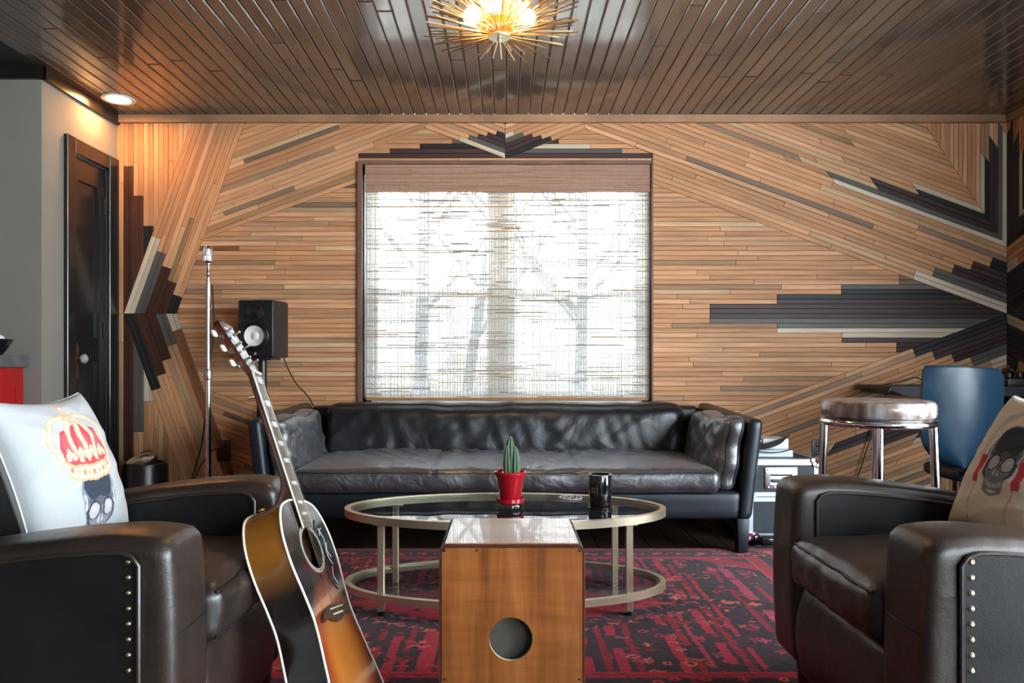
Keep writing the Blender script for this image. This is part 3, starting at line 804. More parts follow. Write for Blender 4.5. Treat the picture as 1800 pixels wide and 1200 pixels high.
# recessed downlight
dx, dy = WX(208, 4.28), 4.28
dl = thing('recessed_downlight', 'small round recessed downlight glowing near the grey wall', 'ceiling light', (dx, dy, ZC-.012))
MB().lathe([(.066, 0), (.090, 0), (.092, -.004), (.088, -.008), (.068, -.006)], 36, (dx, dy, ZC-.001), closed=True).build('trim_ring', 'white_paint', dl)
MB().lathe([(.067, -.004), (.067, .0)], 36, (dx, dy, ZC)).build('baffle', 'white_paint', dl)
MB().lathe([(.0, 0), (.064, 0), (.064, -.003), (.0, -.003)][::-1], 36, (dx, dy, ZC-.001)).build('lens', 'downlight_glow', dl)
# ------------------------------------------------------------------ sofa
SY0, SY1 = 3.50, 4.46
sofa = thing('leather_sofa', 'long black leather sofa under the window', 'sofa', (0, 3.98, 0))
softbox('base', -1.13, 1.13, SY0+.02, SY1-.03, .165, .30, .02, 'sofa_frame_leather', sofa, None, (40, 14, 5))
for s in (-1, 1):
    def armfn(P, Q, s=s):
        t = np.clip((P[:, 2]-.17)/.48, 0, 1)
        P[:, 0] += s*.056*t
        P[:, 2] += np.where(Q[:, 2] > 0, .028*np.clip((P[:, 1]-SY0)/.9, 0, 1), 0)
        return P
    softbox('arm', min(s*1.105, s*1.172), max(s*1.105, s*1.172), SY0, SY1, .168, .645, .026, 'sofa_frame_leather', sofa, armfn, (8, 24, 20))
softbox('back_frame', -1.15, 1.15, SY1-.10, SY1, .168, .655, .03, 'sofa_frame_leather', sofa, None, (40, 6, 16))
for x in (-1, 1):
    for y in (SY0+.035, SY1-.06):
        cx_ = x*1.128
        mb = MB().rbox(cx_-.03, cx_+.03, y-.035, y+.03, .013 if y < 4 else .001, .175, .005, 2, fn=lambda v, cx_=cx_: (cx_+(v.x-cx_)*(.72+.28*v.z/.17), v.y, v.z))
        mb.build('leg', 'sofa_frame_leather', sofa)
def seatfn(P, Q):
    top = np.clip(Q[:, 2], 0, 1)
    ex = 1-np.abs(Q[:, 0])**6; ey = 1-np.abs(Q[:, 1])**4
    P[:, 2] += top*ex*ey*.048*(.75+.25*Q[:, 1])
    x = P[:, 0]; y = P[:, 1]
    wr = waves(np.stack([x, y*.45], 1), 5, 8, 2.4, True)*.007 + waves(np.stack([x, y*.6], 1), 15, 7, 5.5, True)*.0055 + waves(np.stack([x, y], 1), 9, 6, 9.0, False)*.0022
    env = (.35+.65*np.exp(-((np.abs(x)-.0)/.75)**2))*(.25+.75*np.clip((Q[:, 1]+.95)/1.2, 0, 1))
    P[:, 2] += top*ex*wr*env*(2.4+1.6*np.clip(Q[:, 1], 0, 1))
    P[:, 1] += np.where(Q[:, 1] < -.9, .006*np.sin(x*19+2*np.sin(x*5)), 0)
    P[:, 2] -= np.clip(-Q[:, 2], 0, 1)*0
    for sx in (-.34, .34):
        P[:, 2] -= top*.007*np.exp(-((x-sx)/.008)**2)
    return P
sc_ = softbox('seat_cushion', -1.02, 1.02, SY0-.025, SY1-.20, .297, .408, .042, 'sofa_seat_leather', sofa, seatfn, (200, 60, 10))
def piping(path, r, parent, mat, name='piping'): return MB().tube(path, r, 6).build(name, mat, parent)
piping(softpath(-1.02, 1.02, SY0-.025, SY1-.20, .297, .408, .042, seatfn, [(x, -1, .93) for x in np.linspace(-.97, .97, 90)]), .0030, sc_, 'sofa_leather')
def backfn(P, Q):
    fr = np.clip(-Q[:, 1], 0, 1); x = P[:, 0]; z = P[:, 2]
    ez = 1-np.abs(Q[:, 2])**4; ex = 1-np.abs(Q[:, 0])**8
    P[:, 1] -= fr*ez*ex*.045
    wr = waves(np.stack([x*1.0, z*.35], 1), 21, 7, 3.4, True)*.007+waves(np.stack([x, z], 1), 3, 5, 6, False)*.004
    P[:, 1] += fr*wr*ez*1.3
    P[:, 2] += np.clip(Q[:, 2], 0, 1)*(.004*np.sin(x*7+np.sin(x*17))+.0018*np.sin(x*29+1))
    P[:, 1] += (P[:, 2]-.38)*.16
    for sx in (-.0,):
        P[:, 1] += fr*.006*np.exp(-((x-.33)/.008)**2)
    return P
bc = softbox('back_cushion', -1.01, 1.01, SY1-.36, SY1-.14, .36, .685, .06, 'sofa_leather', sofa, backfn, (130, 10, 44))
piping(softpath(-1.01, 1.01, SY1-.36, SY1-.14, .36, .685, .06, backfn, [(x, -.82, 1) for x in np.linspace(-.95, .95, 90)]), .0032, bc, 'sofa_leather')
for s in (-1, 1):
    def sidefn(P, Q, s=s):
        t = np.clip((P[:, 2]-.31)/.36, 0, 1)
        inn = np.clip(-s*Q[:, 0], 0, 1); ez = 1-np.abs(Q[:, 2])**4; ey = 1-np.abs(Q[:, 1])**4
        P[:, 0] += s*.052*t
        P[:, 0] -= s*inn*(.070-.025*t)*ey
        wr = waves(np.stack([P[:, 1]*1.0, P[:, 2]*.9], 1), 31+s, 8, 4.2, True)*.013+waves(np.stack([P[:, 1], P[:, 2]], 1), 41+s, 6, 9, False)*.006
        P[:, 0] -= s*inn*wr*ey*1.6
        P[:, 1] += np.where(Q[:, 1] < -.8, .010*np.sin(P[:, 2]*38+s), 0)
        P[:, 2] += np.clip(Q[:, 2], 0, 1)*.010*np.sin(P[:, 1]*16+s)
        return P
    a, b_ = sorted((s*1.022, s*1.108))
    so = softbox('side_cushion', a, b_, SY0+.03, SY1-.24, .302, .648, .036, 'sofa_seat_leather', sofa, sidefn, (12, 50, 40))
    bxq = (a, b_, SY0+.03, SY1-.24, .302, .648, .036)
    piping(softpath(*bxq, sidefn, [(-s*.85, y, 1) for y in np.linspace(-.93, .93, 40)]), .0036, so, 'sofa_leather')
    for xx in (-s*.9, s*.55): piping(softpath(*bxq, sidefn, [(xx, -1, z) for z in np.linspace(-.9, .9, 24)]), .0036, so, 'sofa_leather')
# ------------------------------------------------------------------ rug
def build_rug():
    cx_, cy_ = 0.0, 2.79; hw, hh = 1.42, .81; st = .0056
    nx, ny = int(2*hw/st), int(2*hh/st)
    xs = np.linspace(-hw, hw, nx); ys = np.linspace(-hh, hh, ny)
    X, Y = np.meshgrid(xs, ys); r = np.random.default_rng(12)
    dark = np.array((.040, .018, .030)); red = np.array((.40, .008, .026)); bright = np.array((.60, .020, .055)); org = np.array((.78, .16, .10)); navy = np.array((.006, .010, .022)); pink = np.array((.58, .05, .10)); mid = np.array((.12, .008, .02))
    C = np.tile(dark, (ny, nx, 1))
    def put(m, c, a=1.0): C[m] = C[m]*(1-a)+np.asarray(c)*a
    d = np.minimum(hw-np.abs(X), (hh-np.abs(Y))*1.65)
    field = d > .31
    # stripes running away from the viewer
    P2 = np.stack([X.ravel(), Y.ravel()], 1); jag = (waves(P2, 2, 6, 3.0)*.006+waves(P2, 4, 6, 14)*.004).reshape(X.shape)
    for x0, w, c in [(.31, .018, red), (.355, .026, bright), (.405, .016, red), (.54, .024, bright), (.585, .02, red), (.622, .012, pink), (.69, .026, bright), (.735, .018, red), (.775, .014, bright), (.90, .018, red), (.955, .03, pink), (1.02, .018, red), (.10, .05, bright), (.19, .022, red), (.24, .040, bright), (.03, .016, red)]:
        
        for s in (-1, 1):
            br_ = np.sin(Y*9+x0*57+s)+np.sin(Y*23+x0*91*s)
            put(field & (np.abs(X-s*x0+jag) < w*.62) & (br_ > -1.1), c*.85, .9)
    # central medallion with stepped outline
    q = 1.05*np.abs(X)/.80+np.abs(np.round(Y/.028)*.028)/.36
    qs = np.round(q*16)/16
    put(field & (qs < 1.08), dark); put(field & (qs < 1.0), navy); put(field & (qs < .86), red); put(field & (qs < .80), bright, .8); put(field & (qs < .42), navy); put(field & (qs < .34), red)
    wig = np.abs(q-1.12-.028*np.sin((X-Y)*95)-.02*np.sin((X+Y)*60)); put(field & (wig < .017), org, .85)
    wig = np.abs(q-.92-.03*np.sin((X+Y)*80)); put(field & (wig < .014), pink, .85)
    # corner spandrels
    for sx in (-1, 1):
        for sy in (-1, 1):
            qq = np.abs(X-sx*1.11)/.38+np.abs(Y-sy*.62)/.30; qq = np.round(qq*10)/10
            put(field & (qq < 1), navy, .8); put(field & (qq < .62), red, .9); put(field & (qq < .3), dark)
    def motif(x, y, s, kind, c, c2):
        i0, i1 = np.searchsorted(xs, (x-2.2*s, x+2.2*s)); j0, j1 = np.searchsorted(ys, (y-2.2*s, y+2.2*s))
        if i1-i0 < 2 or j1-j0 < 2: return
        x_ = X[j0:j1, i0:i1]-x; y_ = Y[j0:j1, i0:i1]-y; S = C[j0:j1, i0:i1]
        rr_ = np.hypot(x_, y_); an = np.arctan2(y_, x_)
        if kind == 0: m_ = np.abs(x_)/1.5+np.abs(y_) < s; m2 = np.abs(x_)/1.5+np.abs(y_) < s*.5
        elif kind == 1: m_ = rr_ < s*(.75+.45*np.cos(4*an+r_k)); m2 = rr_ < s*.3
        elif kind == 2: m_ = (np.abs(y_+.4*s*np.sin(x_/s*2.2)) < s*.27) & (np.abs(x_) < 1.7*s); m2 = m_ & False
        elif kind == 3: m_ = (rr_ < s) & (rr_ > s*.55); m2 = rr_ < s*.3
        else: m_ = ((np.abs(x_) < s*.28) | (np.abs(y_) < s*.28)) & (rr_ < s*1.2); m2 = m_ & False
        S[m_] = c; S[m2] = c2
    pal = [pink, org, bright, red, org, pink]
    for i in range(620):
        x = r.uniform(-1.10, 1.10); y = r.uniform(-.65, .65); r_k = r.uniform(0, 3)
        if 1.05*abs(x)/.80+abs(y)/.36 < 1.0 and r.random() < .8: continue
        motif(x, y, r.uniform(.007, .022), int(r.integers(0, 5)), pal[int(r.integers(0, 6))]*r.uniform(.7, 1.15), dark)
    for i in range(120):
        x = r.uniform(-1.10, 1.10); y = r.uniform(-.65, .65); r_k = 0
        motif(x, y, r.uniform(.010, .02), int(r.integers(0, 5)), navy, red)
    # guard stripe with slanting marks
    g = (d <= .31) & (d > .245); put(g, red); put(g & ((np.mod(X*1.0+Y*1.0, .075) < .008)), mid); put((d <= .31) & (d > .302), pink, .7); put((d <= .252) & (d > .245), pink, .6)
    # main border
    bd = (d <= .245) & (d > .075); put(bd, dark)
    for per in range(int(8*(hw+hh)/.11)):
        t = per*.11/2; L = [2*hw, 2*hh, 2*hw, 2*hh]; k = 0
        while k < 3 and t > L[k]: t -= L[k]; k += 1
        off = .16; oy = .097
        x, y = [(-hw+t, -hh+oy), (hw-off, -hh+t), (hw-t, hh-oy), (-hw+off, hh-t)][k]
        r_k = r.uniform(0, 3)
        motif(x, y, .030 if k % 2 else .021, per % 2, navy if per % 2 else red, org)
        motif(x+r.uniform(-.05, .05), y+r.uniform(-.05, .05), .014, int(r.integers(0, 5)), pal[int(r.integers(0, 6))], dark)
    put((d <= .075) & (d > .05), mid); put(d <= .05, red*.75)
    nz = (waves(P2, 60, 8, 22).reshape(X.shape))*.10+(waves(P2, 61, 8, 3).reshape(X.shape))*.16
    C *= np.array((1.35, 1.25, 1.35))*(1+nz)[..., None]*r.uniform(.88, 1.08, size=X.shape)[..., None]
    Z = .010+.0006*r.standard_normal(X.shape)
    V = np.stack([X+cx_, Y+cy_, Z], -1).reshape(-1, 3)
    idx = np.arange(nx*ny).reshape(ny, nx)
    Fq = np.stack([idx[:-1, :-1], idx[:-1, 1:], idx[1:, 1:], idx[1:, :-1]], -1).reshape(-1, 4)
    rim = np.concatenate([idx[0, :], idx[1:, -1], idx[-1, -2::-1], idx[-2:0:-1, 0]])
    lo = V[rim].copy(); lo[:, 2] = .001; k0 = len(V)
    V = np.concatenate([V, lo]); n = len(rim); cols = np.concatenate([np.clip(C, 0, 1).reshape(-1, 3), np.tile(red*.4, (n, 1))])
    side = [(int(rim[i]), k0+i, k0+(i+1) % n, int(rim[(i+1) % n])) for i in range(n)]
    o = mk('area_rug', V, Fq.tolist()+side, 'rug_pile', None, True, cols)
    tag(o, 'crimson and near black patterned rug under the coffee table', 'rug')
build_rug()
# ------------------------------------------------------------------ coffee table
TX, TY = 0.0, 2.83; TA, TB = .612, .296
ct = thing('oval_coffee_table', 'oval two tier coffee table of brushed gold metal and glass', 'coffee table', (TX, TY, .011))
def oval_ring(z0, z1, wdt, n=96, a=TA, b=TB):
    vs_ = []; fs = []
    for k in range(n):
        an = 2*PI*k/n
        for da, z in ((0, z0), (0, z1), (-wdt, z1), (-wdt, z0)):
            vs_.append((TX+(a+da)*math.cos(an), TY+(b+da)*math.sin(an), z))
    for k in range(n):
        j = (k+1) % n
        for q in range(4): fs.append((k*4+q, j*4+q, j*4+(q+1) % 4, k*4+(q+1) % 4))
    return vs_, fs
for z0, z1, nm in ((.338, .366, 'top'), (.066, .090, 'shelf')):
    v_, f_ = oval_ring(z0, z1, .022); fr_ = mk(nm+'_frame', v_, f_, 'gold', ct)
    v_, f_ = oval_ring(z0, z1-.008, .012, a=TA-.022, b=TB-.022); mk('ledge', v_, f_, 'gold', fr_)
    poly = [(TX+(TA-.0235)*math.cos(2*PI*k/96), TY+(TB-.0235)*math.sin(2*PI*k/96)) for k in range(96)]
    tag(MB().prism(poly, z1-.0078, z1-.001).build(nm+'_glass', 'table_glass', ct), 'oval glass pane')
LX, LYF, LYB = .445, 2.655, 3.005
for x in (-LX, LX):
    for y in (LYF, LYB):
        lg = MB().rbox(x-.0125, x+.0125, y-.0125, y+.0125, .025, .338, .002, 1).build('leg', 'gold', ct)
        MB().lathe([(.0, 0), (.012, 0), (.013, .006), (.006, .010), (.006, .016)], 14, (x, y, .0115)).build('foot', 'black_plastic', lg)
        s = 1 if x > 0 else -1
        MB().box(x-.03, x+.03, y-.006, y+.006, .332, .338).build('bracket', 'gold', lg, False)
ZT = .3655
# potted cactus
px_, py_ = WX(897, 2.80), 2.80
pot = thing('potted_cactus', 'small green cactus in a glossy red pot on the coffee table', 'potted plant', (px_, py_, ZT+.020))
zb = ZT+.021
MB().lathe([(.0, 0), (.048, 0), (.052, .004), (.052, .018), (.049, .018), (.047, .008), (.0, .008)], 40, (px_, py_, zb)).build('saucer', 'red_ceramic', pot)
zb2 = zb+.0085
MB().lathe([(.0, 0), (.036, 0), (.039, .004), (.052, .088), (.057, .096), (.060, .102), (.060, .109), (.057, .111), (.053, .107), (.050, .094), (.0, .094)], 40, (px_, py_, zb2)).build('pot', 'red_ceramic', pot)
MB().lathe([(.0, .006), (.02, .005), (.049, .0)][::-1], 24, (px_, py_, zb2+.092)).build('soil', 'soil', pot)
def cactus_stem(x, y, z0, h, r, lean, seed, bulge=1.15):
    n = 60; m = 22; vs_ = []; cols = []; fs = []
    for i in range(m):
        t = i/(m-1)
        rad = r*(.85+bulge*.35*math.sin(PI*min(1, t*1.2)))*(1 if t < .75 else math.sqrt(max(0, 1-((t-.75)/.25)**2))*.999+.001)*(1-.25*t)
        for k in range(n):
            a = 2*PI*k/n; rib = .5+.5*math.cos(7*a+seed)
            q = rad*(.70+.30*rib**.7)
            vs_.append((x+lean[0]*t*t+q*math.cos(a), y+lean[1]*t*t+q*math.sin(a), z0+h*t))
            e = rib**6
            cols.append(tuple(np.array((.022, .085, .050))*(1-e)+np.array((.30, .36, .20))*e))
    for i in range(m-1):
        for k in range(n): fs.append((i*n+k, i*n+(k+1) % n, (i+1)*n+(k+1) % n, (i+1)*n+k))
    o = mk('stem', vs_, fs, 'cactus_skin', pot, True, cols, ang=80)
    mb = MB(); rr = random.Random(seed)
    for j in range(7):
        a = (2*PI*j-seed)/7
        for i in range(2, m-1):
            t = i/(m-1); b0 = Vector(vs_[i*n+int(round(a/(2*PI)*n)) % n])
            for q in range(2):
                dv = Vector((math.cos(a)+rr.uniform(-.7, .7), math.sin(a)+rr.uniform(-.7, .7), rr.uniform(-.3, .7))).normalized()
                mb.tube([b0, b0+dv*.0045], [.0004, .0001], 3)
    s = mb.build('spines', 'spine', o); s['kind'] = 'stuff'
zs = zb2+.094
cactus_stem(px_-.006, py_, zs, .150, .021, (.006, 0), 1)
cactus_stem(px_+.012, py_-.008, zs, .113, .017, (.004, 0), 3)
cactus_stem(px_+.022, py_+.006, zs, .100, .014, (.000, 0), 5)
cactus_stem(px_-.010, py_-.012, zs, .115, .014, (-.002, 0), 2)
co = MB().lathe([(.0, 0), (.050, 0), (.052, .003), (.052, .017), (.050, .020), (.0, .020)], 36, (px_, py_, ZT))
tag(co.build('glass_coaster', 'clear_glass'), 'thick round clear glass coaster under the red cactus pot', 'coaster')
# black candle tumbler
kx, ky = WX(1055, 2.80), 2.80
cn = thing('candle_tumbler', 'black glass candle tumbler with a small printed label on the coffee table', 'candle', (kx, ky, ZT+.008))
MB().lathe([(.0, 0), (.040, 0), (.0425, .004), (.0425, .118), (.0415, .120), (.0395, .118), (.0395, .060), (.0, .060)], 44, (kx, ky, ZT+.0085)).build('tumbler', 'black_gloss', cn)
MB().lathe([(.0, .001), (.039, .0)][::-1], 30, (kx, ky, ZT+.068)).build('wax', 'wax', cn)
MB().tube([(kx, ky, ZT+.068), (kx+.001, ky, ZT+.078)], .001, 5).build('wick', 'cord_black', cn)
MB().lathe([(.0400, .1185), (.0425, .1185), (.0425, .1205), (.0400, .1205)], 44, (kx, ky, ZT+.0085), closed=True).build('rim_highlight', 'chrome', cn)
def label_on_cyl(x, y, r, zc, az, wd, hg, parent):
    mb = MB(); n = 8
    vs_ = []; fs = []
    for i in range(n+1):
        a = az+(i/n-.5)*wd/r
        for z in (zc-hg/2, zc+hg/2): vs_.append((x+r*math.cos(a), y+r*math.sin(a), z))
    for i in range(n): fs.append((2*i, 2*i+2, 2*i+3, 2*i+1))
    mk('label', vs_, fs, 'black_satin', parent)
plain('label_ink', (.62, .52, .38), .5)
azl = math.radians(222)
label_on_cyl(kx, ky, .0428, ZT+.070, azl, .040, .050, cn)
def cyl_strokes(segs, r, name, parent, mat, x, y, az):
    mb = MB()
    for (u0, z0, u1, z1, wd) in segs:
        L = math.hypot(u1-u0, z1-z0); nx_, nz_ = -(z1-z0)/L*wd/2, (u1-u0)/L*wd/2
        q = []
        for u, z in ((u0+nx_, z0+nz_), (u1+nx_, z1+nz_), (u1-nx_, z1-nz_), (u0-nx_, z0-nz_)):
            a = az+u/r; q.append((x+r*math.cos(a), y+r*math.sin(a), z))
        mb.add(q, [(0, 1, 2, 3), (3, 2, 1, 0)])
    return mb.build(name, mat, parent, False)
zl = ZT+.070; sg = []
for a, b_, c, d in ((-.018, -.022, .018, -.022), (-.018, .022, .018, .022), (-.018, -.022, -.018, .022), (.018, -.022, .018, .022)): sg.append((a, zl+b_, c, zl+d, .0009))
for row, zz in ((0, .008), (1, -.004)):      # two short words in light ink
    for i, gl in enumerate(('|-', '/\\', '|_', '||')):
        u = -.012+i*.007
        sg += [(u, zl+zz-.004, u, zl+zz+.004, .0013)]
        if '-' in gl: sg += [(u, zl+zz, u+.004, zl+zz, .001)]
        if '_' in gl: sg += [(u, zl+zz-.004, u+.004, zl+zz-.004, .001), (u, zl+zz+.004, u+.004, zl+zz+.004, .001)]
        if '\\' in gl: sg += [(u, zl+zz+.004, u+.004, zl+zz-.004, .001), (u+.004, zl+zz-.004, u+.004, zl+zz+.004, .001)]
        if '||' in gl: sg += [(u, zl+zz+.004, u+.004, zl+zz+.001, .001), (u, zl+zz-.0005, u+.004, zl+zz+.001, .001)]
cyl_strokes(sg, .0432, 'lettering', cn, 'label_ink', kx, ky, azl)
co = MB().lathe([(.0, 0), (.045, 0), (.046, .003), (.046, .006), (.044, .0075), (.0, .0075)], 36, (kx, ky, ZT))
tag(co.build('dark_coaster', 'black_gloss'), 'flat dark coaster under the black candle tumbler', 'coaster')
# pale wire trinket lying on the glass
tk = MB(); tx_, ty_ = WX(1003, 3.0), 3.0
tk.tube([(tx_+.045*math.cos(a), ty_+.045*math.sin(a), ZT+.003) for a in np.linspace(0, 2*PI, 40)[:-1]], .0025, 6, closed=True)
tk.tube([(tx_+.036*t, ty_+.030*math.sin(t*9), ZT+.003) for t in np.linspace(-1, 1, 30)], .0022, 6)
tag(tk.build('wire_trivet', 'white_box'), 'small pale wire trivet lying on the glass near the candle', 'trivet')
# ------------------------------------------------------------------ box drum
CYF, CYB_ = 1.676, 1.955; CX0, CX1 = WX(772, CYF), WX(1028, CYF); CZ = .505; ZR = .0
cj = thing('box_drum', 'honey coloured wooden box drum with a round sound hole', 'drum', ((CX0+CX1)/2, (CYF+CYB_)/2, 0))
cxm = (CX0+CX1)/2; hz = WZ(1123, CYF); hr_ = .049
def rounded_rect(x0, x1, z0, z1, r, n=6):
    out = []
    for cx_, cz_, a0 in ((x1-r, z1-r, 0), (x0+r, z1-r, 90), (x0+r, z0+r, 180), (x1-r, z0+r, 270)):
        for i in range(n+1):
            a = math.radians(a0+90*i/n); out.append((cx_+r*math.cos(a), cz_+r*math.sin(a)))
    return out
def panel_with_hole(y, yb, x0, x1, z0, z1, r, hx, hz_, hr2, nm, mat, parent):
    outp = rounded_rect(x0, x1, z0, z1, r, 6); n = 96
    # resample outline by angle about the hole
    ang = [2*PI*k/n for k in range(n)]
    V = []; Fs = []
    def ray(a):
        dx_, dz_ = math.cos(a), math.sin(a); best = 9
        for i in range(len(outp)):
            p, q = outp[i], outp[(i+1) % len(outp)]
            ex, ez = q[0]-p[0], q[1]-p[1]; det = dx_*(-ez)+ex*dz_
            if abs(det) < 1e-12: continue
            t = ((p[0]-hx)*(-ez)+ex*(p[1]-hz_))/det; u = (dx_*(p[1]-hz_)-dz_*(p[0]-hx))/det
            if t > 0 and -1e-6 <= u <= 1+1e-6: best = min(best, t)
        return best
    # add exact corner angles
    ang += [math.atan2(p[1]-hz_, p[0]-hx) % (2*PI) for p in outp]; ang = sorted(set(round(a, 6) for a in ang)); n = len(ang)
    for yy in (y, yb):
        for a in ang:
            t = ray(a); V.append((hx+t*math.cos(a), yy, hz_+t*math.sin(a)))
        for a in ang: V.append((hx+hr2*math.cos(a), yy, hz_+hr2*math.sin(a)))
    for k in range(n):
        j = (k+1) % n
        Fs.append((k, j, n+j, n+k)); Fs.append((2*n+k, 3*n+k, 3*n+j, 2*n+j))
        Fs.append((k, 2*n+k, 2*n+j, j))
    o = mk(nm, V, Fs, mat, parent, True, ang=30)
    vr = [V[n+k] for k in range(n)]+[V[3*n+k] for k in range(n)]
    return o, vr, [(k, (k+1) % n, n+(k+1) % n, n+k) for k in range(n)]
zf = .015
o, vr, fr2 = panel_with_hole(CYF, CYF+.009, CX0+.006, CX1-.006, zf+.006, CZ-.008, .014, cxm+WX(898, CYF)-cxm, hz, hr_, 'sound_panel', 'cajon_wood', cj)
mk('sound_hole_edge', vr, fr2, 'ply_edge', o, True)
# shell: rounded rectangular tube with real wall thickness
mb = MB(); outp = rounded_rect(CX0, CX1, zf, CZ, .020, 8); inn = rounded_rect(CX0+.013, CX1-.013, zf+.013, CZ-.013, .010, 8); n = len(outp)
V = [(x, CYF+.001, z) for x, z in outp]+[(x, CYB_, z) for x, z in outp]+[(x, CYF+.001, z) for x, z in inn]+[(x, CYB_, z) for x, z in inn]
Fs = []
for i in range(n):
    j = (i+1) % n
    Fs += [(i, n+i, n+j, j), (2*n+i, 2*n+j, 3*n+j, 3*n+i), (i, j, 2*n+j, 2*n+i), (n+i, 3*n+i, 3*n+j, n+j)]
mk('shell', V, Fs, 'dark_wood', cj, True, ang=40)
MB().rbox(CX0+.012, CX1-.012, CYF+.006, CYB_-.004, CZ-.0012, CZ+.0016, .0012, 1).build('top_panel', 'cajon_top_wood', cj)
MB().rbox(CX0-.0012, CX0+.004, CYF+.006, CYB_-.004, zf+.02, CZ-.02, .001, 1).build('side_panel', 'cajon_wood', cj)
MB().rbox(CX1-.004, CX1+.0012, CYF+.006, CYB_-.004, zf+.02, CZ-.02, .001, 1).build('side_panel', 'cajon_wood', cj)
MB().box(CX0+.013, CX1-.013, CYB_-.004, CYB_-.0005, zf+.013, CZ-.013).build('playing_surface', 'cajon_wood', cj, False)
MB().box(CX0+.014, CX1-.014, CYF+.032, CYF+.036, zf+.014, CZ-.014).build('added_hole_backing', 'cajon_inside', cj, False)  # added sheet close behind the hole, catches light so it isn't black
for x in (CX0+.03, CX1-.03):
    for y in (CYF+.03, CYB_-.03): MB().lathe([(.0, 0), (.014, 0), (.016, .0155), (.0, .0155)], 16, (x, y, 0.0)).build('foot', 'black_plastic', cj)
for x, z in ((CX0+.012, CZ-.014), (CX1-.012, CZ-.014), (CX0+.012, .2), (CX1-.012, .2), (cxm-.14+.06, CZ-.013)):
    MB().lathe([(.0, .0015), (.0025, .001), (.003, 0)][::-1], 10, M=TM((x, CYF, z), PI/2)).build('screw', 'black_satin', cj)
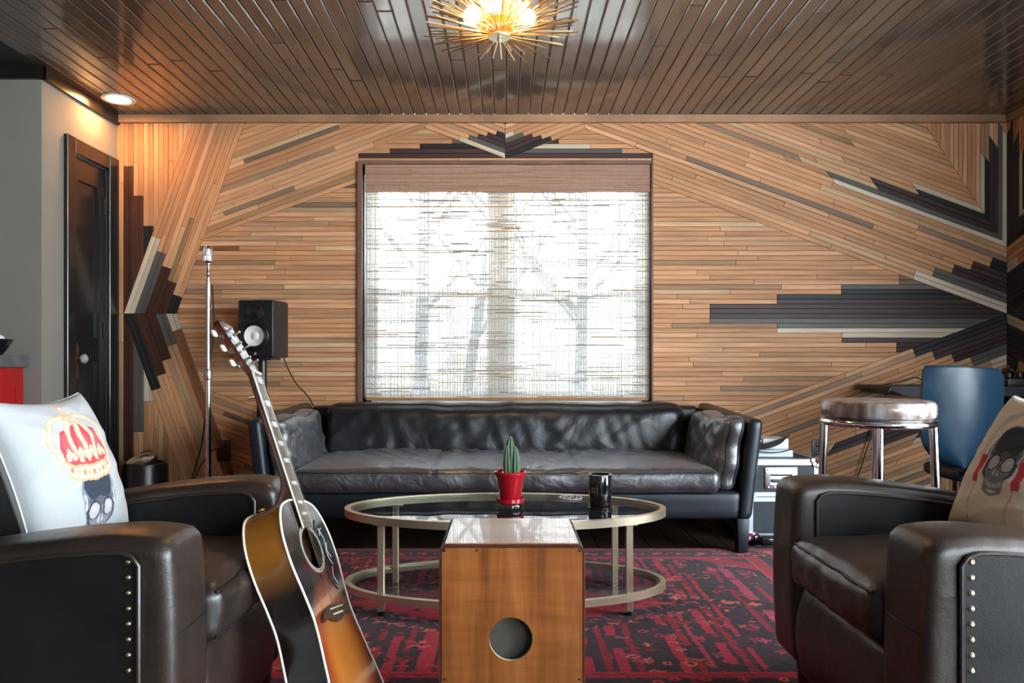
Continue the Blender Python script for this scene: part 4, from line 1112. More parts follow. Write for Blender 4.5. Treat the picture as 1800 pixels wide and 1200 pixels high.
# ------------------------------------------------------------------ armchairs
def armchair(xf, fs, label):
    """fs = +1 when the chair faces +X; u runs from the arm fronts towards the back"""
    ac = thing('leather_armchair', label, 'armchair', (xf-fs*.38, 1.712, 0), 0, 'leather club armchairs')
    X = lambda u: xf-fs*u
    def sb(name, u0, u1, y0, y1, z0, z1, r, mat, fn=None, n=(24, 14, 14), parent=None):
        def g(P, Q):
            Pu = P.copy(); Qu = Q.copy()
            if fn is not None: Pu = fn(Pu, Qu)
            Pu[:, 0] = xf-fs*Pu[:, 0]
            return Pu
        o = softbox(name, u0, u1, y0, y1, z0, z1, r, mat, parent or ac, g, n)
        if fs > 0: o.data.flip_normals()
        return o
    drop = lambda u: .045*np.clip((u-.10)/.38, 0, 2)**1.5+.012*np.clip((.10-u)/.10, 0, 1)**2
    for y0, y1, outer in ((1.325, 1.490, -1), (1.935, 2.100, 1)):
        def af(P, Q, y0=y0, y1=y1):
            t = np.clip((P[:, 2]-.30)/.30, 0, 1)
            P[:, 2] -= drop(P[:, 0])*t
            bow = np.clip(-Q[:, 0], 0, 1)*(1-Q[:, 2]**2)*.012; P[:, 0] -= bow
            P[:, 1] += waves(P[:, [0, 2]], 5, 4, 1.6)*.002
            P[:, 2] += np.clip(Q[:, 2], 0, 1)*(1-Q[:, 1]**2)*.008
            return P
        arm = sb('arm', 0, .78, y0, y1, .12, .600, .024, 'chair_leather', af, (40, 12, 30))
        yo = y0 if outer < 0 else y1; yi = y1 if outer < 0 else y0
        # side panels with piping
        for yy, nm in ((yo, 'outer_side_panel'), (yi, 'inner_side_panel')):
            s = -1 if ((yy == y0)) else 1
            us = np.linspace(.050, .76, 24); ztop = .600-drop(us)-.022
            zb_ = .135 if nm.startswith('outer') else .33
            poly = [(u, z) for u, z in zip(us, ztop)]
            poly[0] = (.062, ztop[0]-.004); poly.insert(0, (.050, ztop[0]-.02))
            full = [(.050, zb_)]+poly+[(.76, zb_)]
            n = len(full); V = [(X(u), yy+s*.004, z) for u, z in full]+[(X(u), yy-s*.01, z) for u, z in full]
            Fc = [tuple(range(n)), tuple(range(2*n-1, n-1, -1))]+[(i, n+i, n+(i+1) % n, (i+1) % n) for i in range(n)]
            bm = bmesh.new(); vv = [bm.verts.new(v) for v in V]
            for f in Fc: bm.faces.new([vv[i] for i in f])
            bmesh.ops.recalc_face_normals(bm, faces=bm.faces); bm.verts.ensure_lookup_table(); bm.verts.index_update()
            V = [v.co.copy() for v in bm.verts]; Fc = [tuple(v.index for v in f.verts) for f in bm.faces]; bm.free()
            pn = mk(nm, V, Fc, 'chair_side_leather', arm, False)
            path = [(X(u), yy+s*.005, z) for u, z in [(.050, zb_), (.050, (zb_+poly[0][1])/2)]+poly]
            MB().tube(path, .0045, 7).build('piping', 'chair_leather', arm)
        s = outer
        for k in range(16):
            z = .562-k*.0277
            nl = MB().lathe([(.0, .0045), (.0035, .0038), (.0052, .0016), (.0058, 0)][::-1], 12, M=TM((X(.068), yo+s*.004, z), PI/2 if s < 0 else -PI/2))
            if k == 0 and outer < 0 and 'nail' not in ac: pass
            nl.build('nail', 'nail_brass', arm)
        # seam across the arm front
        MB().tube([(X(.016), y0+.002, .425), (X(-.002), y0+.008, .425), (X(-.0105), y0+.024, .425), (X(-.0112), (y0+y1)/2, .423), (X(-.0105), y1-.024, .425), (X(-.002), y1-.008, .425), (X(.016), y1-.002, .425)], .0022, 6).build('seam', 'chair_side_leather', arm)
    def sf(P, Q):
        top = np.clip(Q[:, 2], 0, 1); ey = 1-np.abs(Q[:, 1])**4; eu = 1-np.abs(Q[:, 0])**4
        P[:, 2] += top*ey*eu*.030
        front = np.clip(-Q[:, 0], 0, 1)
        P[:, 0] -= front*(1-Q[:, 2]**2)*.016*ey
        P[:, 2] += top*waves(P[:, :2], 8, 6, 3.2, True)*.004
        P[:, 0] += front*waves(np.stack([P[:, 1], P[:, 2]], 1), 9, 6, 5, True)*.006
        return P
    seat = sb('seat_cushion', -.020, .56, 1.494, 1.931, .345, .462, .030, 'chair_leather', sf, (34, 30, 12))
    for zq in (.90, -.90):
        pth = softpath(-.020, .56, 1.494, 1.931, .345, .462, .030, sf, [(-1, y, zq) for y in np.linspace(-.96, .96, 30)])
        MB().tube([(X(p[0]), p[1], p[2]) for p in pth], .0042, 7).build('piping', 'chair_side_leather', seat)
    def bf(P, Q):
        P[:, 0] += np.clip(-Q[:, 0], 0, 1)*(1-Q[:, 2]**2)*.02*-1
        P[:, 0] += np.where(Q[:, 2] > -1, (P[:, 2]-.12)*.012, 0)
        return P
    sb('front_apron', .010, .06, 1.488, 1.937, .10, .338, .014, 'chair_leather', bf, (8, 24, 14))
    sb('seat_deck', .05, .74, 1.47, 1.955, .14, .34, .02, 'chair_side_leather', None, (10, 8, 6))
    def kf(P, Q):
        P[:, 0] += (P[:, 2]-.44)*.28
        fr = np.clip(-Q[:, 0], 0, 1); P[:, 0] -= fr*(1-Q[:, 2]**2)*(1-Q[:, 1]**4)*.02
        P[:, 2] += np.clip(Q[:, 2], 0, 1)*(1-Q[:, 1]**2)*.012
        return P
    sb('backrest', .525, .76, 1.44, 1.985, .36, .800, .05, 'chair_leather', kf, (14, 26, 20))
    for u in (.06, .70):
        for y in (1.40, 2.02):
            MB().lathe([(.0, 0), (.022, 0), (.030, .10), (.030, .135), (.0, .135)], 16, (X(u), y, .0015 if abs(X(u)) > 1.42 or y < 1.97 else .0135)).build('foot', 'dark_wood', ac)
    return ac
armchair(-.605, 1, 'dark brown leather club armchair on the left with the crowned skull cushion')
armchair(.765, -1, 'dark brown leather club armchair on the right with the headphone skull cushion')
# ------------------------------------------------------------------ printed cushions
def in_poly(U, V, poly):
    c = np.zeros(U.shape, bool); n = len(poly)
    for i in range(n):
        x0, y0 = poly[i]; x1, y1 = poly[(i+1) % n]
        if abs(y1-y0) < 1e-9: continue
        m_ = ((y0 > V) != (y1 > V)) & (U < (x1-x0)*(V-y0)/(y1-y0)+x0); c ^= m_
    return c
def ell(U, V, cx_, cy_, rx, ry, rot=0):
    c, s = math.cos(rot), math.sin(rot); x = (U-cx_)*c+(V-cy_)*s; y = -(U-cx_)*s+(V-cy_)*c
    return (x/rx)**2+(y/ry)**2 < 1
def line(U, V, pts, wd):
    m_ = np.zeros(U.shape, bool)
    for (x0, y0), (x1, y1) in zip(pts[:-1], pts[1:]):
        dx_, dy_ = x1-x0, y1-y0; L2 = dx_*dx_+dy_*dy_+1e-12
        t = np.clip(((U-x0)*dx_+(V-y0)*dy_)/L2, 0, 1)
        m_ |= np.hypot(U-x0-t*dx_, V-y0-t*dy_) < wd
    return m_
INK = (.045, .055, .075); GRY = (.24, .26, .30); LGT = (.52, .49, .52); WHT = (.66, .64, .62); GLD = (.74, .44, .26); GL2 = (.86, .66, .48); RDD = (.62, .07, .09)
def skull(U, V, C, cx_, cy_, s, jaw=True):
    u = (U-cx_)/s; v = (V-cy_)/s
    cr = ell(u, v, 0, .30, .56, .62) | in_poly(u, v, [(-.50, .1), (.50, .1), (.46, -.25), (.30, -.42), (.28, -.62), (-.28, -.62), (-.30, -.42), (-.46, -.25)])
    C[cr] = GRY
    C[ell(u, v, 0, .50, .46, .38)] = INK
    C[cr & in_poly(u, v, [(-.46, .28), (-.2, .20), (0, .28), (.2, .20), (.46, .28), (.42, .16), (.1, .05), (-.1, .05), (-.42, .16)])] = (.12, .13, .16)
    for sx in (-1, 1):
        C[ell(u, v, sx*.23, .0, .20, .20, sx*.2)] = INK
        C[ell(u, v, sx*.23, -.01, .155, .165, sx*.2)] = LGT
        C[ell(u, v, sx*.25, .03, .06, .05)] = WHT
        C[line(u, v, [(sx*.44, .02), (sx*.40, -.22), (sx*.28, -.36)], .028)] = INK
        C[line(u, v, [(sx*.50, .35), (sx*.47, .05)], .022)] = WHT
    C[in_poly(u, v, [(0, -.06), (.10, -.27), (0, -.32), (-.10, -.27)])] = WHT
    C[line(u, v, [(0, -.06), (0, -.30)], .018)] = INK
    C[line(u, v, [(-.24, -.45), (-.1, -.50), (.1, -.50), (.24, -.45)], .055)] = WHT
    for k in range(-3, 4): C[line(u, v, [(k*.07, -.42), (k*.07, -.56)], .010)] = INK
    C[line(u, v, [(-.30, -.36), (-.26, -.62), (0, -.72), (.26, -.62), (.30, -.36)], .035)] = GRY
def crown_print(U, V, C):
    U = (U+.06)/1.08; V = (V+.10)/1.08
    skull(U, V, C, 0.04, -.50, .60)
    cu, cv = 0.02, .12
    u = U-cu; v = V-cv
    C[in_poly(u, v, [(-.36, -.10), (-.42, .16), (-.30, .36), (0, .45), (.30, .36), (.42, .16), (.36, -.10)]) ] = RDD
    for x in (-.26, 0, .26): C[ell(u, v, x, .16, .10, .17)] = (.72, .12, .13)
    for pts in ([(-.40, -.05), (-.50, .22), (-.36, .50), (-.05, .56)], [(.40, -.05), (.50, .22), (.36, .50), (.05, .56)], [(-.16, .0), (-.20, .25), (-.10, .48), (0, .57)], [(.16, 0), (.20, .25), (.10, .48), (0, .57)], [(0, 0), (0, .56)]):
        q = spline(pts, 6); C[line(u, v, q, .042)] = GLD; C[line(u, v, q, .022)] = GL2
    band = in_poly(u, v, [(-.42, .02), (-.30, -.05), (0, -.08), (.30, -.05), (.42, .02), (.40, -.16), (.30, -.23), (0, -.27), (-.30, -.23), (-.40, -.16)])
    C[band] = GL2
    for o_ in (.0, -.16): C[line(u, v, [(-.42, .01+o_), (-.30, -.06+o_), (0, -.09+o_), (.30, -.06+o_), (.42, .01+o_)], .016)] = GLD
    for k in range(-4, 5): C[ell(u, v, k*.085, -.165+.0045*k*k, .030, .034)] = GLD if k % 2 else (.70, .25, .16)
    for k in (-.30, -.10, .10, .30):
        for dx_, dz_ in ((-.04, .05), (.04, .05), (0, .10)): C[ell(u, v, k+dx_, dz_, .034, .05)] = GL2; C[ell(u, v, k+dx_, dz_, .015, .028)] = GLD
    C[ell(u, v, 0, .61, .05, .05)] = GLD
    C[line(u, v, [(0, .60), (0, .82)], .018)] = GLD; C[line(u, v, [(-.06, .74), (.06, .74)], .018)] = GLD; C[ell(u, v, 0, .70, .03, .03)] = GL2
def phones_print(U, V, C):
    V = V+.10; U = U-.02
    q = spline([(-.40, -.02), (-.47, .35), (-.30, .68), (0, .78), (.30, .68), (.47, .35), (.40, -.02)], 8)
    C[line(U, V, q, .055)] = (.66, .62, .54); C[line(U, V, q, .030)] = WHT
    skull(U, V, C, 0, .02, .58)
    for sx in (-1, 1): C[in_poly(U, V, [(sx*.30, .10), (sx*.42, .10), (sx*.44, -.26), (sx*.32, -.28)])] = RDD
    C[line(U, V, [(.36, -.28), (.30, -.6), (.36, -.95)], .008)] = (.5, .35, .3); C[line(U, V, [(-.36, -.28), (-.42, -.6), (-.40, -.95)], .008)] = (.5, .35, .3)
def cushion(name, c, ua, va, na, hw, hh, T, base, draw, label, seed):
    n = 170; g = np.linspace(-1, 1, n); U, V = np.meshgrid(g, g)
    C = np.tile(np.array(base), (n, n, 1)); draw(U, V, C)
    px = U*hw*(1-.11*(1-V**2)*np.abs(U)**2); py = V*hh*(1-.13*(1-U**2)*np.abs(V)**2)
    prof = np.clip((1-U**2)*(1-V**2), 0, 1)**.42
    wr = waves(np.stack([U.ravel()*.5, V.ravel()*.8], 1), seed, 6, 1.4, True).reshape(U.shape)*.006*np.clip((1-U**2)*(1-V**2)*2, 0, 1)
    front = T*prof+wr; back = -T*.55*prof-.002
    ua, va, na = map(np.array, (ua, va, na)); c = np.array(c)
    Pf = c+px[..., None]*ua+py[..., None]*va+front[..., None]*na
    Pb = c+px[..., None]*ua+py[..., None]*va+back[..., None]*na
    idx = np.arange(n*n).reshape(n, n)
    q = np.stack([idx[:-1, :-1], idx[:-1, 1:], idx[1:, 1:], idx[1:, :-1]], -1).reshape(-1, 4)
    right = np.dot(np.cross(ua, va), na) > 0
    qf = q if right else q[:, ::-1]; qb = (q[:, ::-1] if right else q)+n*n
    rim = np.concatenate([idx[0, :], idx[1:, -1], idx[-1, -2::-1], idx[-2:0:-1, 0]]); m_ = len(rim)
    side = [(int(rim[i]), int(rim[i]+n*n), int(rim[(i+1) % m_]+n*n), int(rim[(i+1) % m_])) for i in range(m_)]
    t = thing(name, label, 'cushion', tuple(c-va*hh), 0, 'printed skull cushions')
    V_ = np.concatenate([Pf.reshape(-1, 3), Pb.reshape(-1, 3)]); cc = np.concatenate([C.reshape(-1, 3), np.tile(np.array(base), (n*n, 1))])
    mk('cover', V_, qf.tolist()+qb.tolist()+side, 'cushion_print', t, True, cc, ang=70)
    pth = [tuple(V_[i]) for i in rim[::4]]
    MB().tube(pth, .0022, 5, closed=True).build('edge_seam', 'white_box', t)
a = math.radians(20)
cushion('printed_cushion', (-1.046, 1.735, .662), (0, 1, 0), (-math.sin(a), 0, math.cos(a)), (math.cos(a), 0, math.sin(a)), .190, .188, .085, (.50, .505, .51), crown_print,
        'white cushion printed with a skull wearing a red and gold crown', 3)
a = math.radians(27)
cushion('printed_cushion', (1.236, 1.735, .660), (0, -1, 0), (math.sin(a), 0, math.cos(a)), (-math.cos(a), 0, math.sin(a)), .188, .193, .080, (.88, .78, .64), phones_print,
        'cream cushion printed with a skull wearing red headphones', 6)
# ------------------------------------------------------------------ acoustic guitar
kk = .95
def near(p): return Vector((p[0]*kk, p[1]*kk, H+(p[2]-H)*kk))
Np = near((-.678, 2.0, .883)); Sp = near((-.432, 1.85, .301))
ga = (Sp-Np).normalized(); gl = (Sp-Np).length; G = gl/.645
n0 = Vector((math.sin(math.radians(87)), -math.cos(math.radians(87)), 0)); sz_ = ga.dot(n0)/(-ga.z); gn = Vector((n0.x, n0.y, sz_)).normalized()
gw = (-ga).cross(gn).normalized()
yend = (Np.z-.016)/(-ga.z)/G           # body end touches the rug
GM = frameM(Np, gw*G, ga*G, gn*G)
gt = thing('acoustic_guitar', 'sunburst acoustic guitar leaning against the left armchair', 'guitar', tuple(Np+ga*G*yend))
def gb(mb, name, mat, parent=None, smooth=True, ang=35, vc=False):
    v_ = [tuple(GM @ Vector(v)) for v in mb.v]
    return mk(name, v_, mb.f, mat, parent or gt, smooth, mb.c if vc else None, ang=ang)
b0 = .358; L = yend-b0
prof = [(0, .0), (.004, .055), (.035, .108), (.125, .142), (.24, .147), (.37, .130), (.47, .124), (.62, .145), (.78, .170), (.90, .158), (.972, .106), (.997, .05), (1, 0)]
half = [(h, b0+t*L) for t, h in prof]
outl = spline(half+[(-h, y) for h, y in half[-2:0:-1]], 7, True)
D = .100
hy = .487; hrd = .050
# soundboard: rings from the hole to the rim
def ray_out(cx_, cy_, a):
    dx_, dy_ = math.cos(a), math.sin(a); best = 9
    for i in range(len(outl)):
        p, q = outl[i], outl[(i+1) % len(outl)]; ex, ey = q[0]-p[0], q[1]-p[1]; det = -dx_*ey+ex*dy_
        if abs(det) < 1e-12: continue
        t = (-(p[0]-cx_)*ey+ex*(p[1]-cy_))/det; u = (dx_*(p[1]-cy_)-dy_*(p[0]-cx_))/det
        if t > 0 and -1e-6 <= u <= 1+1e-6: best = min(best, t)
    return best
nA, nR = 120, 16
def burst(x, y, t):
    d = t; c0 = np.array((.50, .16, .022)); c1 = np.array((.34, .055, .010)); c2 = np.array((.010, .006, .006))
    f = min(1, max(0, (d-.42)/.22)); g = min(1, max(0, (d-.66)/.20))
    c = c0*(1-f)+c1*f; return tuple(c*(1-g)+c2*g)
mb = MB()
for i in range(nR+1):
    for k in range(nA):
        a = 2*PI*k/nA; R = ray_out(0, hy, a); r = hrd+(R-hrd)*i/nR
        x, y = r*math.cos(a), hy+r*math.sin(a)
        e = math.hypot(x/.195, (y-(b0+.64*L))/(.36*L*1.05))
        tt = max(e if y > b0+.4*L else max(e, abs(x)/.155), (r/R)**4)
        if y < b0+.36*L: tt = max(tt, .55+(b0+.36*L-y)*1.6)  # upper bout darkened in the colour, standing in for a dark reflection
        mb.v.append((x, y, 0)); mb.c.append(burst(x, y, tt))
for i in range(nR):
    for k in range(nA): mb.f.append((i*nA+k, (i+1)*nA+k, (i+1)*nA+(k+1) % nA, i*nA+(k+1) % nA)[::-1])
gb(mb, 'soundboard', 'burst_lacquer', vc=True)
mb = MB(); n = len(outl)
zs_ = np.linspace(-.001, -D, 6)
for z in zs_:
    for x, y in outl:
        t = (y-b0)/L
        amb = np.array((.36, .13, .018)); drk = np.array((.012, .007, .006))
        f = min(1, max(0, (t-.18)/.16)); f = f if t < .8 else max(0, f)
        mb.v.append((x, y, z)); mb.c.append(tuple(amb*(1-f)+drk*f))
for i in range(len(zs_)-1):
    for k in range(n): mb.f.append((i*n+k, i*n+(k+1) % n, (i+1)*n+(k+1) % n, (i+1)*n+k))
gb(mb, 'side', 'burst_lacquer', vc=True, ang=80)
mb = MB(); mb.v = [(x, y, -D) for x, y in outl]; mb.c = [(.03, .012, .008)]*n; mb.f = [tuple(range(n))]; gb(mb, 'back', 'burst_lacquer', vc=True, smooth=False)
for z in (-.001, -D+.001):
    mb = MB(); mb.tube([(x*1.004, b0+L/2+(y-b0-L/2)*1.003, z) for x, y in outl], .0032, 6, closed=True); gb(mb, 'binding', 'bone')
mb = MB(); mb.lathe([(.0, -.03), (.052, -.03)][::-1], 40, (0, hy, 0)); gb(mb, 'sound_hole', 'rosewood')
for r in (.054, .058, .062):
    mb = MB(); mb.lathe([(r, .0004), (r+.0014, .0004)], 60, (0, hy, 0), caps=False); gb(mb, 'rosette', 'bone')
# pickguard with pale engraving
pg = spline([(.050, hy-.045), (.075, hy-.075), (.100, hy-.055), (.112, hy+.0), (.105, hy+.075), (.085, hy+.115), (.060, hy+.10), (.045, hy+.075), (.058, hy+.04), (.063, hy), (.058, hy-.03)], 5, True)
pgo = gb(MB().prism(pg, .0005, .0022), 'pickguard', 'black_gloss', smooth=False)
mb = MB()
for pts in ([(.072, hy-.05), (.09, hy-.02), (.078, hy+.02), (.095, hy+.05)], [(.085, hy+.055), (.072, hy+.08), (.086, hy+.10)], [(.098, hy-.01), (.086, hy+.012), (.10, hy+.03)], [(.07, hy-.03), (.08, hy-.045), (.094, hy-.05)]):
    mb.tube([(x, y, .0022) for x, y in spline(pts, 5)], .0011, 5)
gb(mb, 'engraving', 'pearl', pgo)
# bridge, saddle, pins, strings
br = gb(MB().prism(spline([(-.085, .651), (-.055, .640), (-.02, .636), (.02, .636), (.055, .640), (.085, .651), (.092, .668), (.060, .662), (.03, .672), (0, .678), (-.03, .672), (-.060, .662), (-.092, .668)], 4, True), 0, .010), 'bridge', 'rosewood')
gb(MB().rbox(-.040, .040, .6425, .6455, .009, .0135, .0006, 1), 'saddle', 'bone', br)
sp = [-.027+.0108*i for i in range(6)]; sn = [-.018+.0072*i for i in range(6)]
for i in range(6):
    gb(MB().lathe([(.0022, 0), (.0026, .002), (.0015, .004), (.0, .0042)], 8, (sp[i], .658, .0095)), 'bridge_pin', 'bone', br)
    gb(MB().tube([(sn[i], .0, .0125), (sp[i], .644, .0137), (sp[i], .657, .0105)], (.00075, .00065, .0006, .0005, .00042, .00036)[i], 5), 'string', 'string_metal')
# neck, fretboard, frets, inlays
def hwid(y): return .0215+.0065*y/.42
fb = MB(); fb.prism([(-hwid(0), 0), (hwid(0), 0), (hwid(.435), .435), (-hwid(.435), .435)], .0035, .0088)
plain('fretboard_wood', (.075, .045, .035), .25, coat=.8, crough=.12, var=.3, vscale=25)
fbo = gb(fb, 'fretboard', 'fretboard_wood', smooth=False)
for s in (-1, 1): gb(MB().tube([(s*hwid(0), 0, .0062), (s*hwid(.435), .435, .0062)], .0027, 5), 'fretboard_binding', 'bone', fbo)
fy = [0]+[.645*(1-2**(-k/12)) for k in range(1, 20)]
for k in range(1, 20): gb(MB().tube([(-hwid(fy[k]), fy[k], .0090), (hwid(fy[k]), fy[k], .0090)], .0010, 5), 'fret', 'nickel', fbo)
for k in range(1, 18):
    y0, y1 = fy[k-1]+.25*(fy[k]-fy[k-1]), fy[k-1]+.78*(fy[k]-fy[k-1]); hh_ = hwid(y0)*.62
    if k in (1, 3, 5, 7, 9, 12, 15, 17): gb(MB().prism([(-hh_, y0+.004), (-hh_*.7, y0), (hh_*.7, y0), (hh_, y0+.004), (hh_, y1-.004), (hh_*.7, y1), (-hh_*.7, y1), (-hh_, y1-.004)], .0087, .0091), 'inlay', 'pearl', fbo, False)
nk = MB(); ys_ = np.linspace(-.01, .372, 30); m_ = 10
for y in ys_:
    dpt = .019+.006*y/.37+(0 if y < .285 else ((y-.285)/.087)**2.2*.074)
    for i in range(m_+1):
        a = PI*i/m_; nk.v.append((-hwid(y)*math.cos(a), y, .0035-dpt*math.sin(a)**.9)); nk.c.append((1, 1, 1))
for j in range(len(ys_)-1):
    for i in range(m_): nk.f.append((j*(m_+1)+i, j*(m_+1)+i+1, (j+1)*(m_+1)+i+1, (j+1)*(m_+1)+i))
plain('neck_lacquer', (.085, .022, .010), .2, coat=.5, crough=.06, var=.2)
gb(nk, 'neck', 'neck_lacquer', ang=70)
gb(MB().rbox(-.0215, .0215, -.006, 0, .003, .0125, .001, 1), 'nut', 'bone')
hp = [(-.0215, -.004), (-.030, -.045), (-.034, -.10), (-.037, -.165), (-.030, -.180), (-.018, -.176), (0, -.190), (.018, -.176), (.030, -.180), (.037, -.165), (.034, -.10), (.030, -.045), (.0215, -.004)]
tilt = math.radians(13); HM = Matrix.Rotation(tilt, 4, 'X')
hd = gb(MB().prism(hp, -.011, .004, HM), 'headstock', 'neck_lacquer', smooth=False)
gb(MB().prism([(x*.985, y*.995) for x, y in hp], .004, .006, HM), 'headstock_veneer', 'black_gloss', hd, False)
ii = MB()          # pale crown and flower inlay on the headstock
ii.prism([(-.014, -.115), (.014, -.115), (.017, -.135), (.007, -.124), (0, -.140), (-.007, -.124), (-.017, -.135)], .006, .0064, HM)
ii.prism([(0, -.100), (.006, -.085), (0, -.070), (-.006, -.085)], .006, .0064, HM); ii.prism([(-.022, -.150), (.022, -.150), (.020, -.158), (-.020, -.158)], .006, .0064, HM)
gb(ii, 'headstock_inlay', 'pearl', hd, False)
for s in (-1, 1):
    for y in (-.040, -.090, -.140):
        tn = gb(MB().lathe([(.0042, .006), (.0042, .010), (.003, .014), (.003, .022), (.004, .024), (.0, .024)], 10, M=HM @ TM((s*.0215, y, 0))), 'tuning_post', 'nickel', hd)
        gb(MB().rbox(s*.022-.008, s*.022+.008, y-.008, y+.008, -.021, -.011, .002, 1, HM), 'gear_housing', 'nickel', hd)
        gb(MB().tube([(s*.022, y, -.016), (s*.047, y, -.016)], .0022, 8, M=HM), 'shaft', 'nickel', hd)
        gb(MB().sphere((0, 0, 0), .0115, 7, (.85, .62, .95), HM @ TM((0, 0, 0))) if False else MB().rbox(s*.054-.009, s*.054+.009, y-.010, y+.010, -.021, -.011, .0045, 3, HM), 'tuning_button', 'bone', hd)
gb(MB().lathe([(.005, -.004), (.005, .008), (.009, .011), (.009, .015), (.0, .016)], 14, M=TM((-.016, .362, -D+.012), PI/2, 0, 0)), 'heel_strap_button', 'brass')
gb(MB().lathe([(.004, 0), (.004, .008), (.008, .010), (.008, .013), (.0, .014)], 12, M=TM((0, yend+.0, -D/2), -PI/2)), 'strap_button', 'nickel')
# ------------------------------------------------------------------ microphone stand
mx_, my_ = WX(366, 4.15), 4.15; mu = 4.15/F
ms = thing('microphone_stand', 'tall chrome microphone stand beside the loudspeaker', 'microphone stand', (mx_, my_, 0))
Z = lambda py: WZ(py, my_)
MB().lathe([(.0, 0), (.092, 0), (.096, .006), (.092, .014), (.05, .022), (.02, .034), (.0, .034)], 40, (mx_, my_, .001)).build('base', 'black_satin', ms)
MB().tube([(mx_, my_, .03), (mx_, my_, Z(655))], .0165, 16).build('lower_tube', 'chrome', ms)
MB().lathe([(.0, 0), (.021, 0), (.0225, .006), (.0225, .050), (.020, .058), (.0135, .062), (.0, .062)], 20, (mx_, my_, Z(668))).build('clutch', 'nickel', ms)
MB().tube([(mx_, my_, Z(655)), (mx_, my_, Z(498))], .0125, 14).build('upper_tube', 'chrome', ms)
mic = thing('microphone', 'vintage chrome ribbed microphone on the tall stand', 'microphone', (mx_, my_, Z(498)))
z0 = Z(498)
MB().lathe([(.0, 0), (.011, 0), (.011, .012), (.008, .016), (.008, .045), (.010, .048), (.010, .060), (.008, .064), (.008, .100), (.013, .104), (.013, .112), (.0, .112)], 18, (mx_, my_, z0+.0005)).build('swivel', 'chrome', mic)
zz = z0+.112
def micfn(v): return v
bodyp = [(.0, 0), (.012, 0), (.020, .006), (.0245, .018), (.0255, .035), (.0255, .075), (.023, .090), (.016, .098), (.0, .100)]
MB().lathe(bodyp, 28, (0, 0, 0), M=Matrix.Translation((mx_, my_, zz)) @ Matrix.Diagonal((1, 1.15, 1, 1))).build('shell', 'nickel', mic)
for k in range(9):
    a = -PI/2+(k-4)*.26
    MB().tube([(mx_+.0262*math.cos(a), my_+.030*math.sin(a), zz+.010), (mx_+.0272*math.cos(a), my_+.0312*math.sin(a), zz+.04), (mx_+.0272*math.cos(a), my_+.0312*math.sin(a), zz+.072), (mx_+.021*math.cos(a), my_+.024*math.sin(a), zz+.093)], .0016, 6).build('grille_rib', 'chrome', mic)
for z in (.040, .046): MB().lathe([(.0268, 0), (.0290, .002), (.0268, .004)], 28, M=Matrix.Translation((mx_, my_, zz+z)) @ Matrix.Diagonal((1, 1.15, 1, 1))).build('band', 'chrome', mic)
MB().rbox(mx_-.004, mx_+.004, my_-.034, my_-.030, zz+.040, zz+.092, .001, 1).build('center_spine', 'chrome', mic)
cbl = MB().tube(spline([(mx_+.012, my_+.02, Z(500)), (mx_+.02, my_+.03, Z(580)), (mx_-.012, my_+.03, Z(660)), (mx_-.03, my_+.04, Z(720)), (mx_-.06, my_+.06, Z(780)), (mx_-.115, my_+.08, Z(835)), (mx_-.16, my_+.1, Z(880)), (mx_-.20, my_+.02, .012), (mx_-.05, my_-.16, .010)], 8), .0048, 7)
tag(cbl.build('microphone_cable', 'cord_black'), 'black cable hanging from the microphone stand', 'cable')
# ------------------------------------------------------------------ loudspeaker and stand
sx_, sy_ = WX(452, 4.22), 4.22; q_ = sy_/F
spk = thing('studio_monitor', 'black studio loudspeaker with a white cone', 'loudspeaker', (sx_, sy_, WZ(629, sy_)), math.radians(-6))
w2, hS, dS = .104, (629-527)*q_, .22
MB().rbox(-w2, w2, -.02, dS-.02, 0.001, hS, .012, 3).build('cabinet', 'black_plastic', spk, True, w=False)
MB().rbox(-w2+.004, w2-.004, -.024, -.018, .005, hS-.004, .003, 2).build('front_baffle', 'black_satin', spk, w=False)
RXM = lambda z, y: TM((0, y, z), PI/2)
wf = MB().lathe([(.083, -.022), (.085, 0), (.080, .006), (.074, .004), (.070, -.004)], 48, M=RXM(.125, -.041), caps=False).build('woofer_ring', 'black_satin', spk, w=False)
MB().lathe([(.072, -.004), (.066, .003), (.058, .001)], 48, M=RXM(.125, -.041), caps=False).build('surround', 'black_plastic', wf, w=False)
MB().lathe([(.058, .001), (.024, -.016)], 48, M=RXM(.125, -.041), caps=False).build('cone', 'cone_white', wf, w=False)
MB().lathe([(.0245, -.014), (.018, -.008), (.008, -.005), (.0, -.0045)], 32, M=RXM(.125, -.041)).build('dust_cap', 'cone_white', wf, w=False)
tw = MB().lathe([(.052, -.016), (.052, .002), (.046, .002), (.022, -.010), (.0, -.010)], 40, M=RXM(.262, -.035)).build('waveguide', 'black_gloss', spk, w=False)
MB().lathe([(.0135, -.010), (.010, -.004), (.0, -.002)], 24, M=RXM(.262, -.035)).build('tweeter_dome', 'black_satin', tw, w=False)
MB().lathe([(.009, -.001), (.009, .002), (.0, .002)], 20, M=RXM(.024, -.024)).build('emblem', 'nickel', spk, w=False)
ss = thing('loudspeaker_stand', 'black pole stand holding up the studio loudspeaker', 'loudspeaker stand', (sx_, sy_+.06, 0))
yb_ = sy_+.06
MB().rbox(sx_-.09, sx_+.09, yb_-.09, yb_+.09, WZ(629, sy_)-.013, WZ(629, sy_)-.0005, .003, 1).build('top_plate', 'black_satin', ss)
MB().tube([(sx_+.012, yb_, .02), (sx_+.012, yb_, WZ(629, sy_)-.01)], .024, 18).build('pole', 'black_satin', ss)
MB().tube([(sx_+.012, yb_, .02), (sx_+.012, yb_, WZ(690, sy_))], .033, 18).build('lower_sleeve', 'black_satin', ss)
MB().tube([(sx_-.02, yb_-.02, WZ(697, sy_)), (sx_-.055, yb_-.05, WZ(700, sy_))], .008, 8).build('clamp_knob', 'nickel', ss)
